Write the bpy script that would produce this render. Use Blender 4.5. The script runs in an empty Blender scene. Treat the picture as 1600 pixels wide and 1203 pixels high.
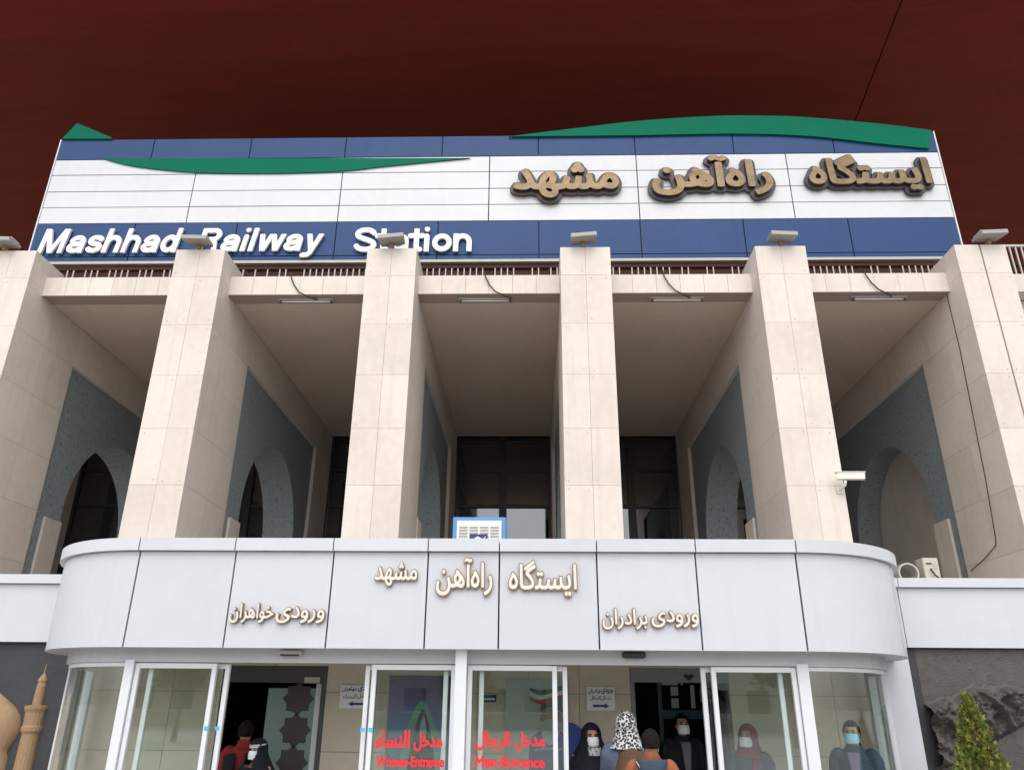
import bpy, bmesh, math, random
import numpy as np
from mathutils import Vector, Matrix, noise
R = math.radians
random.seed(7)
SC = bpy.context.scene
COL = SC.collection

# ------------------------------------------------------------------ camera, sky, sun, exposure
cam = bpy.data.cameras.new('camera'); cam_o = bpy.data.objects.new('camera', cam); COL.objects.link(cam_o)
cam.sensor_fit = 'HORIZONTAL'; cam.sensor_width = 36.0; cam.lens = 36.0 * 1200 / 1600; cam.clip_end = 2000; cam.clip_start = .05
pit, rol, yaw = R(22.534), R(.470), R(-1.513)
fw = Vector((math.sin(yaw)*math.cos(pit), math.cos(yaw)*math.cos(pit), math.sin(pit)))
rt = Vector((math.cos(yaw), -math.sin(yaw), 0)); up = rt.cross(fw)
ri = rt*math.cos(rol) + up*math.sin(rol); uu = up*math.cos(rol) - rt*math.sin(rol)
M = Matrix((ri, uu, -fw)).transposed().to_4x4(); M.translation = (0, 0, 1.75)
cam_o.matrix_world = M
SC.camera = cam_o

SUN_EL, SUN_AZ = R(52), R(183)          # azimuth clockwise from +Y: behind the camera, a little to the left
wd = bpy.data.worlds.new('World'); SC.world = wd; wd.use_nodes = True
nt = wd.node_tree; nt.nodes.clear()
sky = nt.nodes.new('ShaderNodeTexSky'); sky.sky_type = 'NISHITA'; sky.sun_disc = False
sky.sun_elevation = SUN_EL; sky.sun_rotation = SUN_AZ; sky.air_density = 1.0; sky.dust_density = 2.0; sky.ozone_density = 1.0
hs = nt.nodes.new('ShaderNodeHueSaturation'); hs.inputs['Saturation'].default_value = .22     # overcast: grey-white cloud
bg = nt.nodes.new('ShaderNodeBackground'); bg.inputs['Strength'].default_value = .15
wo = nt.nodes.new('ShaderNodeOutputWorld')
nt.links.new(sky.outputs[0], hs.inputs['Color']); nt.links.new(hs.outputs[0], bg.inputs['Color']); nt.links.new(bg.outputs[0], wo.inputs[0])
sun = bpy.data.lights.new('sun', 'SUN'); sun.energy = .55; sun.angle = R(70); sun.color = (1, .96, .9)
sun_o = bpy.data.objects.new('sun', sun); COL.objects.link(sun_o)
sd = Vector((math.sin(SUN_AZ)*math.cos(SUN_EL), math.cos(SUN_AZ)*math.cos(SUN_EL), math.sin(SUN_EL)))
sun_o.rotation_euler = sd.to_track_quat('Z', 'Y').to_euler(); sun_o.location = sd*60
SC.view_settings.view_transform = 'Standard'; SC.view_settings.look = 'None'
SC.view_settings.exposure = 0.88; SC.view_settings.gamma = 1.0

# ------------------------------------------------------------------ materials
MATS = {}
def mat(name, col, rough=.6, metal=0., var=.0, scale=3., bump=0., bscale=60., stretch=None, spec=.5, streak=0., dots=None, objrand=0.):
    """Principled with noise variation of the base colour, optional vertical streaks, specks and fine relief."""
    if name in MATS: return MATS[name]
    m = bpy.data.materials.new(name); m.use_nodes = True; n = m.node_tree; b = n.nodes['Principled BSDF']
    b.inputs['Roughness'].default_value = rough; b.inputs['Metallic'].default_value = metal
    b.inputs['Specular IOR Level'].default_value = spec
    b.inputs['Base Color'].default_value = (*col, 1)
    tc = n.nodes.new('ShaderNodeNewGeometry')
    src = None
    def mixc(fac, c2, prev):
        mx = n.nodes.new('ShaderNodeMix'); mx.data_type = 'RGBA'
        n.links.new(fac, mx.inputs['Factor'])
        if prev is None: mx.inputs['A'].default_value = (*col, 1)
        else: n.links.new(prev, mx.inputs['A'])
        mx.inputs['B'].default_value = (*c2, 1)
        return mx.outputs['Result']
    def ramp(sock, lo, hi, top=1.):
        mr = n.nodes.new('ShaderNodeMapRange'); n.links.new(sock, mr.inputs['Value'])
        mr.inputs['From Min'].default_value = lo; mr.inputs['From Max'].default_value = hi; mr.inputs['To Max'].default_value = top
        return mr.outputs['Result']
    def nz(sc, st=None, det=6.):
        t = n.nodes.new('ShaderNodeTexNoise'); t.inputs['Scale'].default_value = sc; t.inputs['Detail'].default_value = det
        if st:
            mp = n.nodes.new('ShaderNodeMapping'); mp.inputs['Scale'].default_value = st
            n.links.new(tc.outputs['Position'], mp.inputs['Vector']); n.links.new(mp.outputs[0], t.inputs['Vector'])
        else: n.links.new(tc.outputs['Position'], t.inputs['Vector'])
        return t.outputs['Fac']
    if var:
        src = mixc(ramp(nz(scale, stretch), .35, .7, 1.), tuple(c*(1-var) for c in col), src)
        src = mixc(ramp(nz(scale*7, stretch), .45, .75, .6), tuple(min(1, c*(1+var*.7)) for c in col), src)
    if streak:
        src = mixc(ramp(nz(1., (5., 5., .35)), .55, .8, streak), tuple(c*.55 for c in col), src)
    if dots:
        v = n.nodes.new('ShaderNodeTexVoronoi'); v.inputs['Scale'].default_value = dots[0]
        n.links.new(tc.outputs['Position'], v.inputs['Vector'])
        mr = n.nodes.new('ShaderNodeMapRange'); n.links.new(v.outputs['Distance'], mr.inputs['Value'])
        mr.inputs['From Min'].default_value = dots[1]; mr.inputs['From Max'].default_value = dots[1]*.7
        src = mixc(mr.outputs['Result'], dots[2], src)
    if objrand:
        oi = n.nodes.new('ShaderNodeObjectInfo'); mr = n.nodes.new('ShaderNodeMapRange'); n.links.new(oi.outputs['Random'], mr.inputs['Value'])
        mr.inputs['To Min'].default_value = 1-objrand*.6; mr.inputs['To Max'].default_value = 1+objrand*.4
        vm = n.nodes.new('ShaderNodeVectorMath'); vm.operation = 'SCALE'; n.links.new(mr.outputs[0], vm.inputs['Scale'])
        if src: n.links.new(src, vm.inputs[0])
        else: vm.inputs[0].default_value = col
        src = vm.outputs[0]
    if src: n.links.new(src, b.inputs['Base Color'])
    if bump:
        bp = n.nodes.new('ShaderNodeBump'); bp.inputs['Strength'].default_value = bump; bp.inputs['Distance'].default_value = .02
        n.links.new(nz(bscale), bp.inputs['Height']); n.links.new(bp.outputs[0], b.inputs['Normal'])
    MATS[name] = m
    return m

def glass(name, tint=(.93, .97, .95), refl=1.0):
    """thin architectural pane: clear transmission plus Fresnel reflection"""
    if name in MATS: return MATS[name]
    m = bpy.data.materials.new(name); m.use_nodes = True; n = m.node_tree; n.nodes.clear()
    o = n.nodes.new('ShaderNodeOutputMaterial'); mx = n.nodes.new('ShaderNodeMixShader')
    t = n.nodes.new('ShaderNodeBsdfTransparent'); t.inputs[0].default_value = (*tint, 1)
    g = n.nodes.new('ShaderNodeBsdfGlossy'); g.inputs['Roughness'].default_value = .015; g.inputs['Color'].default_value = (.95, .97, 1, 1)
    lw = n.nodes.new('ShaderNodeLayerWeight'); lw.inputs['Blend'].default_value = .5      # Schlick, the same from both sides of the sheet
    pw = n.nodes.new('ShaderNodeMath'); pw.operation = 'POWER'; pw.inputs[1].default_value = 5
    mu = n.nodes.new('ShaderNodeMath'); mu.operation = 'MULTIPLY_ADD'; mu.inputs[1].default_value = .95; mu.inputs[2].default_value = .045*refl; mu.use_clamp = True
    n.links.new(lw.outputs['Facing'], pw.inputs[0]); n.links.new(pw.outputs[0], mu.inputs[0]); n.links.new(mu.outputs[0], mx.inputs[0])
    n.links.new(t.outputs[0], mx.inputs[1]); n.links.new(g.outputs[0], mx.inputs[2]); n.links.new(mx.outputs[0], o.inputs[0])
    MATS[name] = m
    return m

STONE = mat('cream_stone', (.66, .588, .522), .62, var=.10, scale=.9, bump=.15, bscale=45, streak=.3, objrand=.10)
JOINT = mat('stone_joint', (.34, .27, .22), .9)
PLASTER = mat('ceiling_plaster', (.61, .51, .42), .9, var=.10, scale=.5, bump=.1, bscale=30)
MOSAIC = mat('blue_grey_mosaic', (.275, .315, .325), .75, var=.25, scale=12, bump=.5, bscale=70, dots=(6.5, .15, (.05, .055, .06)))
ALU = mat('silver_composite', (.55, .565, .595), .40, var=.05, scale=.6, spec=.5, streak=.12, objrand=.05, bump=.03, bscale=1.5)
ALUF = mat('white_aluminium_frame', (.68, .69, .71), .38, var=.04, scale=4)
HEAD = mat('grey_aluminium', (.47, .48, .49), .4, var=.05, scale=2)
DARKGAP = mat('dark_gap', (.02, .02, .022), .8)
WHITEP = mat('white_sign_panel', (.61, .61, .62), .4, var=.05, scale=.8, streak=.12)
BLUEP = mat('blue_sign_panel', (.024, .062, .17), .42, spec=.2, var=.10, scale=.9, streak=.2)
GREENP = mat('green_sign_panel', (.0, .14, .078), .45, spec=.06, var=.08, scale=1.2)
SOFFIT = mat('oxide_red_steel', (.165, .022, .011), .75, spec=.12, var=.22, scale=.35, stretch=(.5, 4, 1), bump=.1, bscale=8)
BROWNST = mat('brown_steel', (.05, .02, .014), .7, var=.2, scale=3, spec=.2)
GOLD = mat('brushed_gold', (.20, .14, .075), .38, metal=.6, var=.45, scale=3.5, bump=.3, bscale=6)
LETBACK = mat('dark_letter_backing', (.055, .042, .04), .5, var=.15, scale=8)
LETWHITE = mat('white_letter', (.74, .74, .74), .4)
LETCREAM = mat('cream_letter_face', (.70, .67, .61), .35, var=.1, scale=20)
LETBRONZE = mat('bronze_letter_edge', (.30, .19, .11), .4, metal=.4)
DGLASS = glass('dark_tinted_glass', (.22, .22, .24), 3.2)
CGLASS = glass('clear_pane', (.94, .975, .955), 1.3)
BFRAME = mat('black_window_frame', (.018, .016, .018), .45)
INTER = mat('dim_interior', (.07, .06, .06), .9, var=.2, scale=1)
SLATE = mat('slate_wall', (.036, .036, .042), .6, var=.25, scale=2.2, bump=.25, bscale=25)
BRONZE = mat('relief_stone_dark', (.085, .075, .068), .55, var=.35, scale=9, bump=.5, bscale=50)
TAN = mat('tan_relief_stone', (.32, .205, .11), .65, var=.14, scale=8, bump=.3, bscale=40)
FIXT = mat('fixture_grey', (.44, .42, .38), .45, var=.08, scale=10)
WIRE = mat('black_cable', (.02, .02, .02), .6)
WPLATE = mat('plate_white', (.72, .73, .74), .45)
INK = mat('navy_ink', (.02, .03, .14), .5)
RED = mat('red_vinyl', (.72, .02, .03), .45)

# ------------------------------------------------------------------ mesh helpers
def link(name, me, m=None, parent=None):
    o = bpy.data.objects.new(name, me); COL.objects.link(o)
    if m is not None and me is not None and not me.materials: me.materials.append(m)
    if parent is not None: o.parent = parent
    return o
def tag(o, label=None, cat=None, group=None, kind=None):
    if label: o['label'] = label
    if cat: o['category'] = cat
    if group: o['group'] = group
    if kind: o['kind'] = kind
    return o
def thing(name, label, cat, loc=(0, 0, 0), group=None):
    o = bpy.data.objects.new(name, None); COL.objects.link(o); o.location = loc; o.empty_display_size = .2
    return tag(o, label, cat, group)
def org(parent):       # world offset of a thing's Empty (things are not rotated unless stated)
    v = Vector((0, 0, 0))
    while parent is not None: v += Vector(parent.location); parent = parent.parent
    return v
_bx = {}
def box(name, x0, x1, y0, y1, z0, z1, m, parent=None, bev=0.):
    """axis-aligned box, mesh shared between equal sizes; placed in world coordinates"""
    sx, sy, sz = x1-x0, y1-y0, z1-z0
    key = (round(sx, 4), round(sy, 4), round(sz, 4), m.name, bev)
    me = _bx.get(key)
    if me is None:
        bm = bmesh.new(); bmesh.ops.create_cube(bm, size=1); bmesh.ops.scale(bm, vec=(sx, sy, sz), verts=bm.verts)
        if bev: bmesh.ops.bevel(bm, geom=bm.edges[:], offset=bev, segments=1, affect='EDGES')
        me = bpy.data.meshes.new(name); bm.to_mesh(me); bm.free(); me.materials.append(m); _bx[key] = me
    o = link(name, me, None, parent); o.location = Vector(((x0+x1)/2, (y0+y1)/2, (z0+z1)/2)) - org(parent)
    return o
def mesh(name, vs, fs, m, parent=None, smooth=False, world=True):
    me = bpy.data.meshes.new(name)
    off = org(parent) if world else Vector((0, 0, 0))
    me.from_pydata([Vector(v)-off for v in vs], [], fs); me.update()
    bm = bmesh.new(); bm.from_mesh(me); bmesh.ops.recalc_face_normals(bm, faces=bm.faces); bm.to_mesh(me); bm.free()
    if smooth:
        for p in me.polygons: p.use_smooth = True
    return link(name, me, m, parent)
def prism(name, poly, axis, a0, a1, m, parent=None):
    """extrude a 2-D outline: axis 'y' -> poly is (x,z); 'x' -> (y,z); 'z' -> (x,y)"""
    def P(u, v, a): return {'y': (u, a, v), 'x': (a, u, v), 'z': (u, v, a)}[axis]
    n = len(poly); vs = [P(u, v, a0) for u, v in poly] + [P(u, v, a1) for u, v in poly]
    fs = [list(range(n)), list(range(2*n-1, n-1, -1))] + [[i, (i+1) % n, n+(i+1) % n, n+i] for i in range(n)]
    return mesh(name, vs, fs, m, parent)
def tube(name, pts, r, m, parent=None, seg=8):
    vs, fs = [], []; pts = [Vector(p) for p in pts]
    for i, p in enumerate(pts):
        d = (pts[min(i+1, len(pts)-1)] - pts[max(i-1, 0)]).normalized()
        a = d.cross(Vector((0, 0, 1)))
        if a.length < .05: a = d.cross(Vector((0, 1, 0)))
        a.normalize(); b = d.cross(a)
        rr = r[i] if isinstance(r, (list, tuple)) else r
        vs += [p + a*rr*math.cos(2*math.pi*k/seg) + b*rr*math.sin(2*math.pi*k/seg) for k in range(seg)]
    for i in range(len(pts)-1):
        fs += [[i*seg+k, i*seg+(k+1) % seg, (i+1)*seg+(k+1) % seg, (i+1)*seg+k] for k in range(seg)]
    fs += [list(range(seg)), list(range((len(pts)-1)*seg, len(pts)*seg))]
    return mesh(name, vs, fs, m, parent, smooth=True)

# ---- lettering: font outlines -> signed distance field -> clean solid letters of any weight
def text_field(body, res=.022, shear=0.):
    c = bpy.data.curves.new('lettering', 'FONT'); c.body = body
    o = bpy.data.objects.new('lettering', c); COL.objects.link(o)
    dg = bpy.context.evaluated_depsgraph_get(); cu = o.evaluated_get(dg).to_curve(dg)
    A, B = [], []
    for s in cu.splines:
        pts = []
        if s.type == 'BEZIER':
            k = len(s.bezier_points)
            for i in range(k):
                p, q = s.bezier_points[i], s.bezier_points[(i+1) % k]
                for t in np.linspace(0, 1, 7)[:-1]:
                    a = (1-t)**3; b_ = 3*t*(1-t)**2; c_ = 3*t*t*(1-t); d = t**3
                    pts.append((a*p.co.x+b_*p.handle_right.x+c_*q.handle_left.x+d*q.co.x, a*p.co.y+b_*p.handle_right.y+c_*q.handle_left.y+d*q.co.y))
        else: pts = [(p.co.x, p.co.y) for p in s.points]
        pts = [(x+shear*y, y) for x, y in pts]
        A += pts; B += pts[1:]+pts[:1]
    bpy.data.objects.remove(o); bpy.data.curves.remove(c)
    A, B = np.array(A), np.array(B)
    lo = A.min(0)-.16; hi = A.max(0)+.16
    xs = np.arange(lo[0], hi[0], res); ys = np.arange(lo[1], hi[1], res)
    S = np.zeros((len(ys), len(xs)))
    d = B-A; L2 = (d**2).sum(1)+1e-12
    for j, y in enumerate(ys):
        P = np.stack([xs, np.full(len(xs), y)], 1)[:, None, :]
        t = np.clip(((P-A)*d).sum(2)/L2, 0, 1)
        D = np.sqrt((((A+t[..., None]*d)-P)**2).sum(2)).min(1)
        upw = (A[:, 1] <= y) & (B[:, 1] > y); dnw = (A[:, 1] > y) & (B[:, 1] <= y)
        cr = d[:, 0]*(y-A[:, 1]) - d[:, 1]*(xs[:, None]-A[:, 0])
        w = ((cr > 0) & upw).sum(1).astype(int) - ((cr < 0) & dnw).sum(1).astype(int)
        S[j] = np.where(w != 0, D, -D)
    return xs, ys, S
def field_mesh(name, F, off, bbox, y0, y1, m, parent=None, ref=0., me_side=None):
    """solid letters: iso contour at -off, fitted so that the outline grown by `ref` fills bbox=(x0,x1,z0,z1); front at y0, back at y1"""
    xs, ys, S = F; V = S+off
    ins = np.argwhere(S+ref > 0); bx0, bx1 = xs[ins[:, 1].min()], xs[ins[:, 1].max()]; by0, by1 = ys[ins[:, 0].min()], ys[ins[:, 0].max()]
    fx = lambda x: bbox[0]+(x-bx0)/(bx1-bx0)*(bbox[1]-bbox[0]); fz = lambda y: bbox[2]+(y-by0)/(by1-by0)*(bbox[3]-bbox[2])
    vid, co, fs, edges = {}, [], [], []
    def vert(key, x, y):
        if key not in vid: vid[key] = len(co); co.append((fx(x), fz(y)))
        return vid[key]
    ny, nx = V.shape
    act = (np.maximum.reduce([V[:-1, :-1], V[1:, :-1], V[:-1, 1:], V[1:, 1:]]) > 0)
    for j, i in np.argwhere(act):
        cs = [(j, i), (j, i+1), (j+1, i+1), (j+1, i)]; poly = []
        for k in range(4):
            a, b_ = cs[k], cs[(k+1) % 4]; va, vb = V[a], V[b_]
            if va > 0: poly.append((vert(('c',)+a, xs[a[1]], ys[a[0]]), 0))
            if (va > 0) != (vb > 0):
                t = va/(va-vb); e = (min(a, b_), max(a, b_))
                poly.append((vert(e, xs[a[1]]+t*(xs[b_[1]]-xs[a[1]]), ys[a[0]]+t*(ys[b_[0]]-ys[a[0]])), 1 if va > 0 else 2))
        if len(poly) > 2:
            fs.append([p for p, _ in poly])
            for k in range(len(poly)):
                if poly[k][1] == 1 and poly[(k+1) % len(poly)][1] == 2: edges.append((poly[k][0], poly[(k+1) % len(poly)][0]))
    n = len(co)
    vs = [(x, y0, z) for x, z in co] + [(x, y1, z) for x, z in co]
    F2 = [f for f in fs] + [[n+p for p in f[::-1]] for f in fs] + [[b_, a, n+a, n+b_] for a, b_ in edges]
    me = bpy.data.meshes.new(name); offv = org(parent)
    me.from_pydata([Vector(v)-offv for v in vs], [], F2); me.update()
    me.materials.append(m)
    if me_side is not None:
        me.materials.append(me_side)
        for k in range(2*len(fs), len(F2)): me.polygons[k].material_index = 1
    return link(name, me, None, parent)
# Persian / Arabic words in visual order, written with joined presentation forms
def rev(*cp): return ''.join(chr(c) for c in reversed(cp))
W_IST = rev(0xFE8D, 0xFBFE, 0xFEB4, 0xFE98, 0xFB94, 0xFE8E, 0xFEE9)
W_RAH = rev(0xFEAD, 0xFE8D, 0xFEE9, 0xFE81, 0xFEEB, 0xFEE6)
W_MSH = rev(0xFEE3, 0xFEB8, 0xFEEC, 0xFEAA)
W_VOR = rev(0xFEED, 0xFEAD, 0xFEED, 0xFEA9, 0xFBFC)
W_KHA = rev(0xFEA7, 0xFEEE, 0xFE8D, 0xFEEB, 0xFEAE, 0xFE8D, 0xFEE5)
W_BAR = rev(0xFE91, 0xFEAE, 0xFE8D, 0xFEA9, 0xFEAD, 0xFE8D, 0xFEE5)
W_MAD = rev(0xFEE3, 0xFEAA, 0xFEA7, 0xFEDE)
W_NIS = rev(0xFE8D, 0xFEDF, 0xFEE8, 0xFEB4, 0xFE8E, 0xFE80)
W_RIJ = rev(0xFE8D, 0xFEDF, 0xFEAE, 0xFE9F, 0xFE8E, 0xFEDD)
W_MOS = rev(0xFEE3, 0xFEB4, 0xFE8E, 0xFED3, 0xFEAE, 0xFBFE, 0xFEE6) 
W_GER = rev(0xFB94, 0xFEAE, 0xFE8D, 0xFEE3, 0xFBFD)

# ------------------------------------------------------------------ ground
g = mesh('ground', [(-400, -400, 0), (400, -400, 0), (400, 400, 0), (-400, 400, 0)], [[0, 1, 2, 3]],
         mat('paving', (.44, .42, .40), .8, var=.15, scale=.6, bump=.2, bscale=12)); tag(g, kind='structure')

# ------------------------------------------------------------------ station building
ST = thing('station_building', 'cream stone station building with tall square pillars and arched bays', 'building', (0, 14, 0))
XL = [-15.86+4.12*k for k in range(7)]           # left edge of each pier
XL = [-15.86, -11.74, -7.62, -3.485, .632, 4.745, 8.90]
PW = 1.055
SEAM = [3.06, 3.27, 4.40, 5.53, 6.66, 7.79, 8.92, 10.05, 10.73]
YB, ZC = 24.05, 9.90
ARC_C, ARC_R, ARC_Z = 19.25, 2.05, 5.82
def arch_wall(name, x0, x1, ya, yb, z0, z1, m, parent, through=True, n=28):
    """side wall of a pier (in the y-z plane) with a round-headed opening"""
    pts = [(ARC_C+ARC_R, z0)] + [(ARC_C+ARC_R*math.cos(math.pi*k/n), ARC_Z+ARC_R*math.sin(math.pi*k/n)) for k in range(n+1)] + [(ARC_C-ARC_R, z0)]
    vs, fs = [], []
    outer = [(yb, z0), (yb, z1), (ya, z1), (ya, z0)]
    loop = [outer[3]] + pts[::-1] + [outer[0], outer[1], outer[2]]
    k = len(loop)
    vs = [(x0, y, z) for y, z in loop] + [(x1, y, z) for y, z in loop]
    me = bpy.data.meshes.new(name); bm = bmesh.new(); off = org(parent)
    bv = [bm.verts.new(Vector(v)-off) for v in vs]
    bm.faces.new(bv[:k]); bm.faces.new(bv[k:][::-1])
    for i in range(k): bm.faces.new([bv[i], bv[(i+1) % k], bv[k+(i+1) % k], bv[k+i]])
    bmesh.ops.recalc_face_normals(bm, faces=bm.faces)
    bmesh.ops.triangulate(bm, faces=[f for f in bm.faces if len(f.verts) > 4])
    bm.to_mesh(me); bm.free()
    return link(name, me, m, parent)
GAP, TH = .005, .025
for i, xl in enumerate(XL):
    xr = xl+PW; last = (i == 6)
    core = box('pillar', xl+TH, xr-TH, 14+TH, 15.9, 3.0, 10.70, JOINT, ST)
    core['label'] = 'square cream stone pillar with panel joints'
    # front cladding, two slabs across; side cladding of the front zone
    xm = (xl+xr)/2
    for k in range(len(SEAM)-1):
        z0, z1 = SEAM[k]+GAP/2, SEAM[k+1]-GAP/2
        g2 = .018 if last else GAP/2
        jit = random.uniform(0, .003)
        box('front_slab', xl, xm-g2, 14-jit, 14+TH-.002, z0, z1, STONE, core)
        jit = random.uniform(0, .003)
        box('front_slab', xm+g2, xr, 14-jit, 14+TH-.002, z0, z1, STONE, core)
        for sx in (0, 1):
            xa, xb = (xl, xl+TH-.002) if sx == 0 else (xr-TH+.002, xr)
            for ya, yb in ((14+TH, 15.05), (15.05, 16.15)):
                if z0 > ZC-.05 and ya > 15: continue
                zt = min(z1, ZC) if ya > 15 else z1
                box('side_slab', xa, xb, ya+GAP/2, yb-GAP/2, z0, zt, STONE, core)
    # bolts of the slabs: too small to pick apart
    vs, fs = [], []
    for z in SEAM[1:-1]:
        for x in (xl+.09, xm-.09, xm+.09, xr-.09):
            for dz in (-.09, .09):
                if random.random() < .55: continue
                b0 = len(vs); cx, cz = x+random.uniform(-.02, .02), z+dz+random.uniform(-.02, .02)
                vs += [(cx+.009*math.cos(a*math.pi/3), 13.992, cz+.009*math.sin(a*math.pi/3)) for a in range(6)] + [(cx+.009*math.cos(a*math.pi/3), 14.01, cz+.009*math.sin(a*math.pi/3)) for a in range(6)]
                fs += [[b0+a for a in range(6)]] + [[b0+a, b0+(a+1) % 6, b0+6+(a+1) % 6, b0+6+a] for a in range(6)]
    tag(mesh('slab_bolts', vs, fs, mat('bolt', (.22, .16, .12), .6), core), kind='stuff')
    # side wall behind the pillar: rear zone, head zone, recessed mosaic with arch
    w = box('side_wall', xl+.002, xr-.002, 22.35, YB, 3.0, ZC, STONE, ST)
    box('side_wall_head', xl+.002, xr-.002, 16.15, 22.35, 8.95, ZC, STONE, ST)
    for ya, yb in ((16.15, 22.35),):
        if not last:
            arch_wall('mosaic_panel', xl+.10, xr-.10, ya, yb, 3.0, 8.95, MOSAIC, ST)
        else:
            arch_wall('mosaic_panel', xl+.10, xl+.70, ya, yb, 3.0, 8.95, MOSAIC, ST)
            box('infill_wall', xl+.72, xr-.05, ya, yb, 3.0, 8.95, STONE, ST)
    for sx in (0, 1):
        if last and sx: continue
        xa, xb = (xl+.04, xl+.10) if sx == 0 else (xr-.10, xr-.04)
        box('upright_slab', xa, xb, 16.55, 17.2, 3.0, 5.5, STONE, ST, bev=.012)
# beams, ceilings, glazing, per bay
for i in range(6):
    x0, x1 = XL[i]+PW, XL[i+1]
    bm_ = box('beam', x0, x1, 14.53, 14.93, ZC+.004, 10.33, JOINT, ST)
    nb = 6
    for k in range(nb):
        xa, xb = x0+(x1-x0)*k/nb, x0+(x1-x0)*(k+1)/nb
        box('beam_slab', xa+.003, xb-.003, 14.5, 14.53, ZC, 10.35, STONE, bm_)
    box('porch_ceiling', x0, x1, 14.93, YB, ZC+.006, ZC+.2, PLASTER, ST)
    if i < 6:
        win = box('window', x0, x1, YB+.10, YB+.12, 3.0, ZC, DGLASS, ST)
        xm = (x0+x1)/2
        box('mullion', xm-.12, xm+.12, YB, YB+.16, 3.0, ZC, BFRAME, win)
        for xa in (x0, x1-.06): box('jamb', xa, xa+.06, YB+.01, YB+.15, 3.0, ZC, BFRAME, win)
        for z in (9.72, 8.72, 7.52, 5.3): box('transom', x0+.06, xm-.12, YB+.02, YB+.14, z, z+.07, BFRAME, win); box('transom', xm+.12, x1-.06, YB+.02, YB+.14, z, z+.07, BFRAME, win)
        # pale rail inside the top pane
        box('curtain_rail', x0+.1, x1-.1, YB+.4, YB+.43, 9.5, 9.53, FIXT, win)
# bay right of the last pillar: beam, wall and window
xa = XL[6]+PW
b7 = box('beam', xa, xa+3.1, 14.53, 14.93, ZC+.004, 10.33, STONE, ST)
box('end_bay_wall', xa, xa+3.1, 14.95, 15.2, 3.0, ZC, STONE, ST)
ew = box('window', xa+.35, xa+1.6, 14.92, 14.945, 8.0, 9.6, DGLASS, ST); box('window_frame', xa+.28, xa+.35, 14.88, 14.948, 7.93, 9.67, ALUF, ew); box('window_frame', xa+.35, xa+1.6, 14.88, 14.948, 9.6, 9.67, ALUF, ew)
# dark hall behind the big windows; terrace slab; porch roof
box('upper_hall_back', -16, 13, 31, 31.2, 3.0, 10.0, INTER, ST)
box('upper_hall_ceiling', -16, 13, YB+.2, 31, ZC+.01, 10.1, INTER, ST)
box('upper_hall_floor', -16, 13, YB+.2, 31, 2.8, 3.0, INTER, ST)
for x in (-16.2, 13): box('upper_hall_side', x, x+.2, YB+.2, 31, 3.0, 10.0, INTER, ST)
box('terrace', -16, 13, 9.5, YB+.2, 2.75, 3.0, mat('terrace_concrete', (.46, .43, .40), .9, var=.2, scale=2), ST)
box('porch_roof', -16, 13, 14.95, YB+6, 10.12, 10.30, mat('roof_felt', (.10, .07, .06), .9, var=.2), ST)

# ------------------------------------------------------------------ big canopy roof overhead
CR = thing('canopy_roof', 'huge oxide red steel roof underside spanning above the sign', 'roof', (0, 16, 19.0))
def slab(name, pts, dz, m, parent): 
    vs = [p for p in pts]+[(x, y, z+dz) for x, y, z in pts]
    return mesh(name, vs, [[3, 2, 1, 0], [4, 5, 6, 7]]+[[k, (k+1) % 4, 4+(k+1) % 4, 4+k] for k in range(4)], m, parent)
ZS = 19.0
xj = lambda y: 9.83+(y-15.07)*.116
slab('soffit_panel', [(-40, 13, ZS), (xj(13)-.02, 13, ZS), (xj(44)-.02, 44, ZS), (-40, 44, ZS)], .4, SOFFIT, CR)
slab('soffit_panel', [(xj(13)+.02, 13, ZS), (36, 13, ZS+1.2), (38, 44, ZS+1.2), (xj(44)+.02, 44, ZS)], .4, SOFFIT, CR)
box('roof_core', -40, 36, 13.2, 44, ZS+1.75, ZS+2.0, BROWNST, CR)
# ------------------------------------------------------------------ roof-edge railing and steel under the sign
RL = thing('roof_railing', 'low dark railing with pale bars along the porch roof edge', 'railing', (0, 15, 10.3))
box('top_rail', -15.5, 12.8, 15.10, 15.16, 10.90, 10.97, BROWNST, RL)
box('bottom_rail', -15.5, 12.8, 15.0, 15.04, 10.36, 10.40, BROWNST, RL)
x = -12.0
while x < 10.2:
    if random.random() < .72:
        box('bar', x-.012, x+.012, 15.01, 15.03, 10.40, 10.84, FIXT, RL)
    x += .14
for k in range(14):
    xx = 10.35+.13*k; box('bar', xx-.014, xx+.014, 14.98, 15.01, 10.40, 11.30, FIXT, RL)
box('top_rail', 10.2, 12.8, 14.97, 15.02, 11.30, 11.35, FIXT, RL)
box('top_rail', -15.5, -11.9, 14.97, 15.02, 11.10, 11.14, FIXT, RL)
# ------------------------------------------------------------------ station sign
SG = thing('station_sign', 'wide white and blue panelled station sign with gold and white letters', 'sign', (0, 15.6, 11.3))
X0, X1 = -12.0, 10.03
box('backing', X0+.02, X1-.02, 15.54, 15.75, 11.42, 14.98, mat('sign_backing', (.02, .02, .022), .8), SG)
for x in np.arange(X0+.4, X1, 2.4): box('support_post', x, x+.1, 15.62, 15.74, 10.3, 11.42, BROWNST, SG)
box('steel_beam', X0, X1, 15.60, 15.8, 10.75, 11.12, BROWNST, SG)
def row(name, seams, z0, z1, m):
    s = [X0]+seams+[X1]
    for a, b_ in zip(s[:-1], s[1:]): box(name, a+.013, b_-.013, 15.5+random.uniform(0, .004), 15.54, z0+.012, z1-.012, m, SG)
bs = [-9.58, -7.08, -4.66, -2.21, .20, 2.61, 5.05, 7.52]; ws = [-8.35, -4.66, -1.01, 2.62, 6.30]
row('blue_panel', bs, 14.36, 15.0, BLUEP)
ZR = [14.36, 13.89, 13.39, 12.92, 12.45]
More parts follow.
